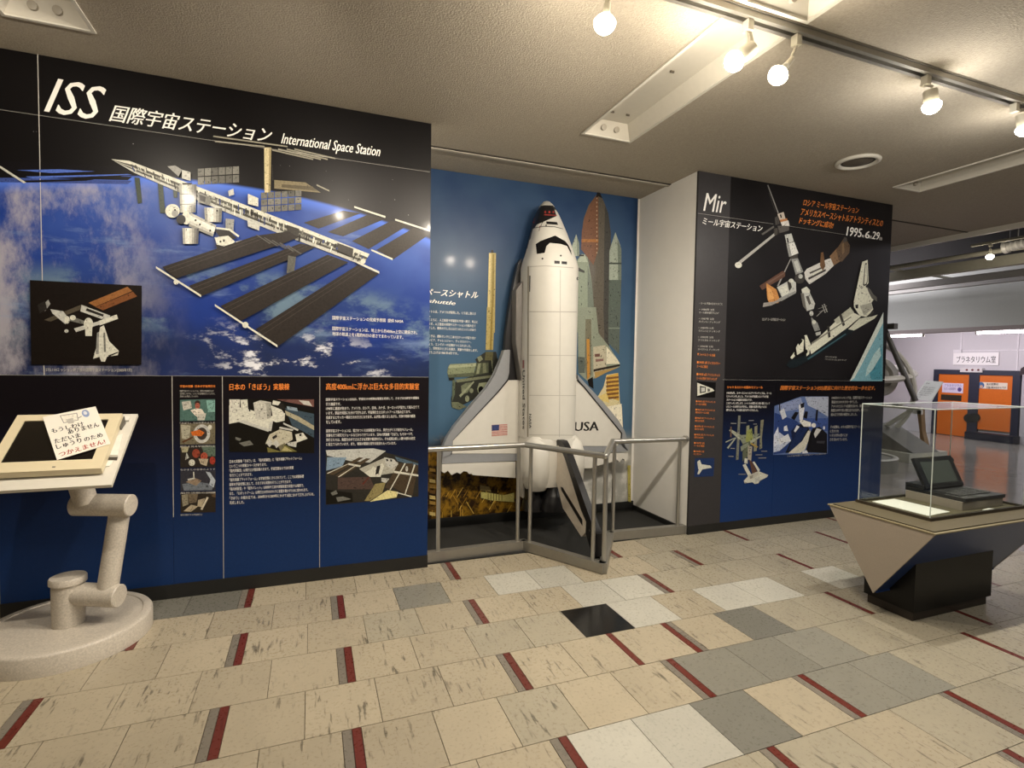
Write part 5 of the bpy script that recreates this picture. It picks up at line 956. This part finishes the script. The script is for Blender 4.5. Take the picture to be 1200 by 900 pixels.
def lamp(label, bulb, back, track_x, kind, energy, z0=CH-.03, ty=TY, color=WARM, aim=None):
    o = empty('spot_lamp', label, 'lamp', (track_x, ty, z0), 'spot lamps on the rail'); L0 = Vector((track_x, ty, z0))
    bulb, back = Vector(bulb)-L0, Vector(back)-L0; d = (bulb-back).normalized()
    build('adapter', bx(-.016, .016, -.018, .018, -.055, -.006, bevel=.002), M_lamp, o)
    j = back-d*.01
    if kind == 'yoke':
        b = tube(bmesh.new(), (-.012, 0, -.05), (j.x-.012, j.y, j.z+.03), .007, n=8); tube(b, (.012, 0, -.05), (j.x+.012, j.y, j.z+.03), .007, n=8); build('stem', b, M_lamp, o)
        hl = (bulb-back).length-.005; build('holder', lathe(bmesh.new(), back-d*.02, d, [(0, .03), (.006, .034), (hl-.005, .034), (hl, .03)], 22), M_lamp, o)
    else:
        b = tube(bmesh.new(), (0, 0, -.05), j, .007, n=8); build('stem', b, M_lamp, o)
        build('holder', lathe(bmesh.new(), back-d*.03, d, [(0, .013), (.05, .016)], 16), M_lamp, o)
        build('bulb_collar', lathe(bmesh.new(), back+d*.02, d, [(0, .015), (.02, .02), (.055, .033)], 20), mat('white_heat_sink', '#d8d5cc', .4), o)
    prof = [(-.012+.046*(1-math.cos(a)), .036*math.sin(a) if a > .1 else .03) for a in [math.pi*i/10 for i in range(1, 11)]]
    bl = build('bulb', lathe(bmesh.new(), bulb-d*.03, d, [(-.006, .031), (.004, .04)]+[(.012+.045*math.sin(a), .045*math.cos(a)) for a in [math.pi/2*i/8 for i in range(9)]], 20), M_bulb, o)
    d_ = Vector(aim) if aim else d
    sp_ = spot_light('spot_lamp_beam', bulb+d*.03+L0, d_, energy, color, 158, .035, .5)
    pd = bpy.data.lights.new('spot_lamp_glow', 'POINT'); pd.energy = energy*.2; pd.color = color; pd.shadow_soft_size = .04
    po = bpy.data.objects.new('spot_lamp_glow', pd); COL.objects.link(po); po.location = bulb+d*.05+L0
    return o
SB = [lamp('spot bulb hanging straight down from the rail at the top centre of the photo', (1.11, TY, 2.80), (1.12, TY, 2.87), 1.125, 'arm', 62, aim=(-.12, .45, -.8)),
      lamp('cylinder spot on a yoke pointing left in front of the long trough', (1.767, TY, 2.795), (1.86, TY, 2.87), 1.852, 'yoke', 62, aim=(-.45, .45, -.75)),
      lamp('slanting spot bulb on a short bent arm beside the cylinder spot', (2.03, TY, 2.785), (2.10, TY, 2.865), 2.144, 'arm', 58, aim=(-.3, .55, -.75)),
      lamp('spot bulb hanging above the round ceiling vent', (3.13, TY, 2.84), (3.115, TY, 2.915), 3.072, 'yoke', 52, aim=(.05, .45, -.85), color=NEUT),
      lamp('spot bulb cut by the right edge of the photo', (3.975, TY, 2.86), (3.95, TY, 2.94), 3.86, 'yoke', 40, aim=(.2, .4, -.85), color=NEUT)]
VC = onZ(1006, 190, CH); VC = Vector((3.96, 2.97, CH))
v = empty('ceiling_vent', 'round cream ceiling vent above the panel titled Mir', 'vent', VC)
build('vent_ring', ring(bmesh.new(), (0, 0, -.006), (0, 0, 1), .135, .02, 48, 10, flat=.8), M_trim, v)
build('vent_cone', lathe(bmesh.new(), (0, 0, -.0015), (0, 0, 1), [(-.02, .03), (-.012, .07), (-.003, .1), (.0, .1)], 36), mat('dark_vent_core', '#5d574c', .6), v)
build('vent_throat', lathe(bmesh.new(), (0, 0, -.001), (0, 0, 1), [(-.003, .13), (0, .13)], 36), mat('dark_vent_throat', '#39352e', .7), v)

# ================================================================== the hall beyond
# doors of the planetarium room, in the far wall
FX = 13.0
fy = lambda x, y: onX(x, y, FX)
dY0, dY1 = fy(1193.5, 480).y, fy(1097, 480).y; dYm = fy(1141, 480).y; DT = 1.325
M_orange = mat('orange_door_paint', '#d26a1c', .45, amount=.1); M_nav = mat('dark_navy_frame', '#26283a', .5)
door = bpy.data.objects.new('door_1', None); COL.objects.link(door); door['kind'] = 'structure'; door.location = (FX, dYm, 0)
DMx = Matrix.Translation((-FX, -dYm, 0))
def drp(n, b, mt, **k): b.transform(DMx); return build(n, b, mt, door, **k)
b = bmesh.new()
for q in ((dY0-.03, dY1+.05, DT, DT+.1), (dY0-.03, dY0+.09, .002, DT), (dY1-.05, dY1+.05, .002, DT), (dYm-.1, dYm+.08, .002, DT)): box(b, FX-.06, FX-.001, q[0], q[1], q[2], q[3])
drp('door_frame', b, M_nav, smooth=False)
drp('door_leaf', bx(FX-.04, FX-.005, dYm+.08, dY1-.05, .01, DT), M_orange, smooth=False)
drp('door_leaf', bx(FX-.04, FX-.005, dY0+.09, dYm-.1, .20, DT), M_orange, smooth=False)
hp = fy(1138, 490); b = lathe(bmesh.new(), (FX-.0605, hp.y, hp.z), (-1, 0, 0), [(0, .09), (.03, .09), (.035, .07)], 24); drp('door_knob', b, mat('black_door_knob', '#19181a', .4))
hp = fy(1145, 489); b = lathe(bmesh.new(), (FX-.0605, hp.y, hp.z), (-1, 0, 0), [(0, .09), (.03, .09), (.035, .07)], 24); drp('door_knob', b, mat('black_door_knob', '#19181a', .4))
P0 = fy(1104.5, 462); P1 = fy(1128, 470); drp('door_window', bx(FX-.048, FX-.041, P1.y, P0.y, P1.z, P0.z), mat('dark_window_pane', '#3a332c', .2), smooth=False)
def wall_board(name, px, label, cat, mt, x=FX-.003, th=.02):
    A, B = onX(px[0], px[1], x), onX(px[2], px[3], x)
    o = build(name, bx(x-th, x, B.y, A.y, B.z, A.z), mt, None, smooth=False); return tag(o, label, cat)
M_paper = mat('white_board', '#efeaea', .5, amount=.02)
NX = (-1, 0, 0)
sg = wall_board('room_sign', (1118, 413.5, 1170.5, 428), 'white sign with black katakana above the orange doors', 'sign', M_paper)
text('sign_text', [('プラネタリウム室', (1121, 425), (1167, 425.2), (1121, 417.3), 0, .006)], BLACK_INK, sg, lambda x, y: onX(x, y, FX-.023), NX, .002)
pl = wall_board('emergency_lamp', (1128, 431.2, 1153.5, 436.6), 'small white box with red lamps over the orange doors', 'lamp', mat('white_plastic_box', '#d6d0d0', .5), FX-.003, .08)
b = bmesh.new()
for px in (1133, 1139.5, 1146.5): p = onX(px, 433.5, FX-.083); lathe(b, p, (-1, 0, 0), [(0, .022), (.012, .018)], 12)
build('indicator_lens', b, mat('dark_red_lens', '#6d2c30', .4), pl)
s1 = wall_board('door_poster', (1104.5, 448.5, 1128.5, 461), 'white poster with lilac lettering on the left orange door', 'poster', mat('lilac_white_paper', '#ddd2ea', .6), FX-.0405, .006)
f47 = lambda x, y: onX(x, y, FX-.0465)
text('poster_text', [('プラネタリウム', (1106.5, 453), (1127, 453.3), (1106.5, 450), 0, .01), ('ただいま投影中', (1106.5, 457), (1120, 457.2), (1106.5, 454), 0, .01)], mat('violet_ink', '#7c6a9c', .5), s1, f47, NX, .002)
picture('poster_emblem', [('#5c4a8c', circ(1124.5, 456.5, 2.4, 2.6))], 0, s1, fn=f47, normal=NX)
s2 = wall_board('door_poster', (1143.5, 447.5, 1180.5, 456.5), 'cream poster with round blue emblem on the right orange door', 'poster', mat('cream_paper', '#e6d9c8', .6), FX-.0405, .006)
text('poster_text', [('次の投影は', (1156, 451.5), (1170, 451.6), (1156, 448.8), 0, .02), ('午後1時30分からです', (1156, 455.5), (1179, 455.7), (1156, 452.8), 0, .02)], BLACK_INK, s2, f47, NX, .002)
picture('poster_emblem', [('#4d6f9c', circ(1149.5, 451.5, 4, 3.8)), ('#c9a48c', circ(1150, 453, 2, 1.8))], 0, s2, fn=f47, normal=NX)
# step in front of the right door leaf
A, B = fy(1141.5, 507), fy(1199, 509); tag(build('door_step', bx(FX-.32, FX-.062, B.y, A.y, .0005, .15), mat('dark_navy_step', '#1b1d2c', .4), None, smooth=False), 'low dark navy step under the right orange door', 'step')
p = onX(1197, 441, FX-.2); q = [onX(x, y, FX-.1) for x, y in ((1194.5, 440), (1196, 432), (1206, 426), (1206, 440))]
wx = build('wall_speaker', extrude_poly(bmesh.new(), q, (.095, 0, 0)), mat('dark_maroon_box', '#2c1c20', .5), None, smooth=False); tag(wx, 'small dark wedge box on the wall beside the orange doors', 'speaker')
struct('trim_10', bx(FX-.1, FX-.001, dY0-.55, dY0-.08, .0005, DT+.03), mat('pale_grey_post', '#b5b0b6', .6), smooth=False)
b = bmesh.new()
A = fy(1127, 395); box(b, FX-.012, FX-.001, A.y-.012, A.y+.012, fy(1127, 410).z, 2.3); A = fy(1194, 395); box(b, FX-.012, FX-.001, A.y-.01, A.y+.01, DT+.06, 2.3); A = fy(1127, 411); box(b, FX-.012, FX-.001, fy(1210, 411).y, A.y, A.z-.01, A.z+.01); A = fy(1123, 411.5); box(b, FX-.05, FX-.0125, A.y-.08, A.y+.07, A.z-.03, A.z+.03)
struct('trim_11', b, mat('white_cable_cover', '#ddd8dc', .5), smooth=False)
# fluorescent tubes under the bulkhead
M_tube = emit_mat('fluorescent_tube', '#fff6fb', 9)
for i, (a, c, lb) in enumerate(((1030, 1083, 'lit fluorescent tube under the bulkhead, half hidden by the panel titled Mir'), (1143, 1215, 'lit fluorescent tube under the bulkhead above the orange doors'))):
    pa, pc = onX(a, 394.5, 11.3), onX(c, 391.5, 11.3); z = 2.1
    o = empty('ceiling_tube', lb, 'light fixture', (11.3, pa.y, z), 'fluorescent tubes')
    build('housing', bx(-.05, .05, pc.y-pa.y, 0, .03, .06), M_trim, o, smooth=False)
    build('tube', tube(bmesh.new(), (0, pc.y-pa.y+.03, 0), (0, -.03, 0), .025, n=12), M_tube, o)
    for yy in (pc.y-pa.y+.02, -.02): build('tube_holder', bx(-.02, .02, yy-.015, yy+.015, -.03, .03), M_trim, o, smooth=False)
    area_light('tube_light', (11.3, (pa.y+pc.y)/2, 2.06), (.1, abs(pa.y-pc.y)), 13, COOL, (0, -.9, 0))
# lamp of the hall with its own rail
rx = 8.5; p = onX(1160, 302, rx)
hr = empty('lighting_rail', 'short lighting rail hanging under the dark ceiling of the hall', 'rail', (rx, p.y, p.z+.2))
build('rail_bar', bx(-.02, .02, -1.4, .22, -.015, .015), M_beam, hr, smooth=False)
b = bmesh.new()
for yy in (-1.2, -.2): tube(b, (0, yy, .015), (0, yy, 3.9-(p.z+.2)), .008, n=6)
build('hanger', b, M_gbeam, hr)
lamp('bright spot bulb hanging in the hall above the orange doors', (rx, p.y, p.z), (rx, p.y, p.z+.09), rx, 'arm', 22, z0=p.z+.2, ty=p.y, color=WARM, aim=(-.3, 0, -1))
M_tubes2 = mat('pale_hose', '#b8b6b0', .4, .3)
pA, pB = onX(1182, 289, 8.9), onX(1215, 281, 8.9)
dct = empty('pale_hose_shape', 'pale ribbed hose shape under the dark ceiling at the right edge', 'duct', pA)  # hose shape made up in place of something bright white
b = bmesh.new(); lathe(b, (0, 0, 0), pB-pA, [(i*.03, .06 if i % 2 else .075) for i in range(26)], 16); build('ribbed_hose', b, mat('pale_hose', '#d8d6d0', .5), dct)
build('hose_collar', lathe(bmesh.new(), -(pB-pA).normalized()*.05, pB-pA, [(0, .085), (.05, .085)], 16), M_tubes2, dct)
build('hose_hanger', tube(bmesh.new(), (0, -.1, .06), (0, -.1, 3.9-pA.z), .006, n=6), M_gbeam, dct)

# armillary sphere
AC = Vector((8.9, 6.56, 1.18)); M_arm = mat('white_enamel', '#c9c7bc', .35, amount=.05); M_dg = mat('dark_grey_metal', '#4a4844', .5)
ar = empty('armillary_sphere', 'large white armillary sphere on a grey base behind the panel titled Mir', 'model', (AC.x, AC.y, 0))
AM = Matrix.Translation((-AC.x, -AC.y, 0))
def apart(n, b, mt=M_arm): b.transform(AM); return build(n, b, mt, ar)
apart('horizon_ring', ring(bmesh.new(), AC+Vector((0, 0, .18)), (-.12, -.1, 1), .8, .075, 56, 10, flat=.7))
apart('meridian_ring', ring(bmesh.new(), AC-Vector((0, 0, .12)), (1, .25, .05), .88, .04, 56, 8))
apart('globe', lathe(bmesh.new(), AC+Vector((0, -.42, .12)), (-.3, -1, .2), [(-.05, .3), (.0, .34), (.06, .3), (.07, .2), (.02, .17)], 32), mat('grey_enamel', '#9d9b92', .4))
apart('axis_bar', tube(bmesh.new(), (8.9, 6.1, 2.12), (8.9, 5.55, .93), .04, n=12), M_dg)
apart('axis_top', beam(bmesh.new(), (8.9, 6.35, 2.12), (8.9, 5.9, 2.12), .09, .09), M_dg)
apart('lower_bar', beam(bmesh.new(), (8.9, 6.9, .82), (8.9, 5.45, .82), .06, .07))
apart('brace', tube(bmesh.new(), (8.9, 6.2, .32), (8.9, 5.6, .78), .035, n=12)); apart('brace', tube(bmesh.new(), (8.9, 6.08, .1), (8.9, 6.08, .8), .03, n=12))
apart('base_plate', bx(8.3, 9.5, 5.2, 7.5, .0005, .13), mat('grey_base_plate', '#5d5b57', .5), ) if False else apart('base_plate', bx(8.5, 9.4, 5.35, 7.3, .0005, .14))
apart('pedestal', extrude_poly(bmesh.new(), [(8.6, 5.35, .1405), (8.6, 7.2, .1405), (8.6, 6.5, .5), (8.6, 6.0, .5)], (.6, 0, 0)), mat('grey_pedestal', '#6a6864', .5))
# sign stand with wooden leg
S0 = onZ(1084, 531, 0); ST = empty('sign_stand', 'tilted white text board on a brown wooden leg beside the armillary sphere', 'sign stand', (S0.x, S0.y, 0))
SMx = Matrix.Translation((-S0.x, -S0.y, 0)); sX = lambda x, y: onX(x, y, S0.x)
def spart(n, b, mt): b.transform(SMx); return build(n, b, mt, ST, smooth=False)
q = [sX(*p) for p in ((1074, 478), (1079, 478), (1080.5, 505), (1087, 532), (1079, 532), (1077.5, 505))]
spart('wooden_leg', extrude_poly(bmesh.new(), [Vector((v_.x, v_.y, max(v_.z, .001))) for v_ in q], (.1, 0, 0)), mat('brown_wood', '#8a6b48', .5))
q = [sX(*p) for p in ((1069.5, 467.5), (1091, 470))]+[onX(*p, S0.x+.45) for p in ((1104.5, 447.5), (1085, 446))]
q_b = q; spart('text_board', extrude_poly(bmesh.new(), q, (.03, 0, 0)), mat('grey_white_board', '#c3c8c3', .4))
fT = lambda u, v: q_b[3]+(q_b[2]-q_b[3])*u+(q_b[0]-q_b[3])*v-Vector((S0.x, S0.y, 0))
para('board_text', ['渾天儀', '', '渾天儀は、昔の天文学', '者が星の位置をはかる', 'ために使った道具です。', '輪を回して星を見つけ', 'その角度を読みとり', 'ました。'], (.12, .1), (.9, .1), (.12, .92), mat('grey_print', '#5a5f5a', .5), ST, fT, NX)
spart('board_clip', extrude_poly(bmesh.new(), [sX(*p) for p in ((1069, 480), (1080, 481), (1079.5, 486), (1069.5, 485))], (.04, 0, 0)), mat('white_clip', '#dcd8d4', .5))
# round plinth
pc_ = onZ(1028, 556, 0); RC = Vector((7.35, 5.45, 0))
rp = empty('round_plinth', 'low round grey plinth with a pale rim beside the panel titled Mir', 'plinth', RC)
build('drum', lathe(bmesh.new(), (0, 0, 0), (0, 0, 1), [(.0005, .58), (.17, .58)], 56), mat('grey_drum_paint', '#7d7b76', .5), rp)
build('rim', ring(bmesh.new(), (0, 0, .178), (0, 0, 1), .55, .035, 56, 8, flat=.4), mat('pale_rim', '#c3c0bb', .4), rp)

# ------------------------------------------------------------------ third level: pieces that belong to a part
def kids(o, stem): return [c for c in o.children if c.name.split('.')[0] == stem]
def hang(o, to, *stems):
    for st_ in stems:
        for c in kids(o, st_): c.parent = to
for P_, top in ((pan, 'header_board'), (mp, 'picture_board')):
    bs = {c.name.split('.')[0]: c for c in P_.children if 'board' in c.name}
    for c in list(P_.children):
        st_ = c.name.split('.')[0]
        if st_ in ('header_board', 'picture_board', 'text_board', 'side_board', 'white_rule'): continue
        zz = [v_.co for v_ in c.data.vertices]; cx = sum(v_.x for v_ in zz)/len(zz); cz = sum(v_.z for v_ in zz)/len(zz)
        for bd in [x for x in P_.children if x.name.split('.')[0].endswith('board')]:
            bb = [v_.co for v_ in bd.data.vertices]
            if min(v_.x for v_ in bb) <= cx <= max(v_.x for v_ in bb) and min(v_.z for v_ in bb) <= cz <= max(v_.z for v_ in bb): c.parent = bd; break
hang(mur, kids(mur, 'mural_board')[0], 'launch_picture', 'title_text', 'body_text')
fu = kids(sh, 'fuselage')[0]
hang(sh, fu, 'nose_panel', 'thruster_mark', 'red_stripe', 'nose_hatch', 'nose_seam', 'cockpit_window', 'roof_window', 'bay_door_seam', 'hinge_strip', 'vent_mark', 'side_lettering', 'side_flag')
wg = kids(sh, 'wing')
for st_ in ('leading_edge', 'hinge_panel', 'elevon', 'edge_joint'):
    for w_, c in zip(wg, kids(sh, st_)): c.parent = w_
hang(sh, wg[0], 'wing_flag'); hang(sh, wg[1], 'wing_lettering')
hang(sh, kids(sh, 'tail_fin')[0], 'fin_edge', 'fin_tip', 'rudder_joint')
hang(ks, kids(ks, 'tray')[0], 'tray_slot', 'tray_plate', 'tray_buckle', 'tray_clip'); hang(ks, kids(ks, 'post')[0], 'post_cap')
hang(mon, kids(mon, 'bezel')[0], 'power_button'); hang(dc, kids(dc, 'plinth')[0], 'plinth_foot')
hang(lt, kids(lt, 'keyboard_deck')[0], 'keys'); hang(lt, kids(lt, 'screen_frame')[0], 'screen', 'latch')
lf = kids(door, 'door_leaf'); hang(door, lf[0], 'door_window')
for l_, c in zip(lf, kids(door, 'door_knob')): c.parent = l_
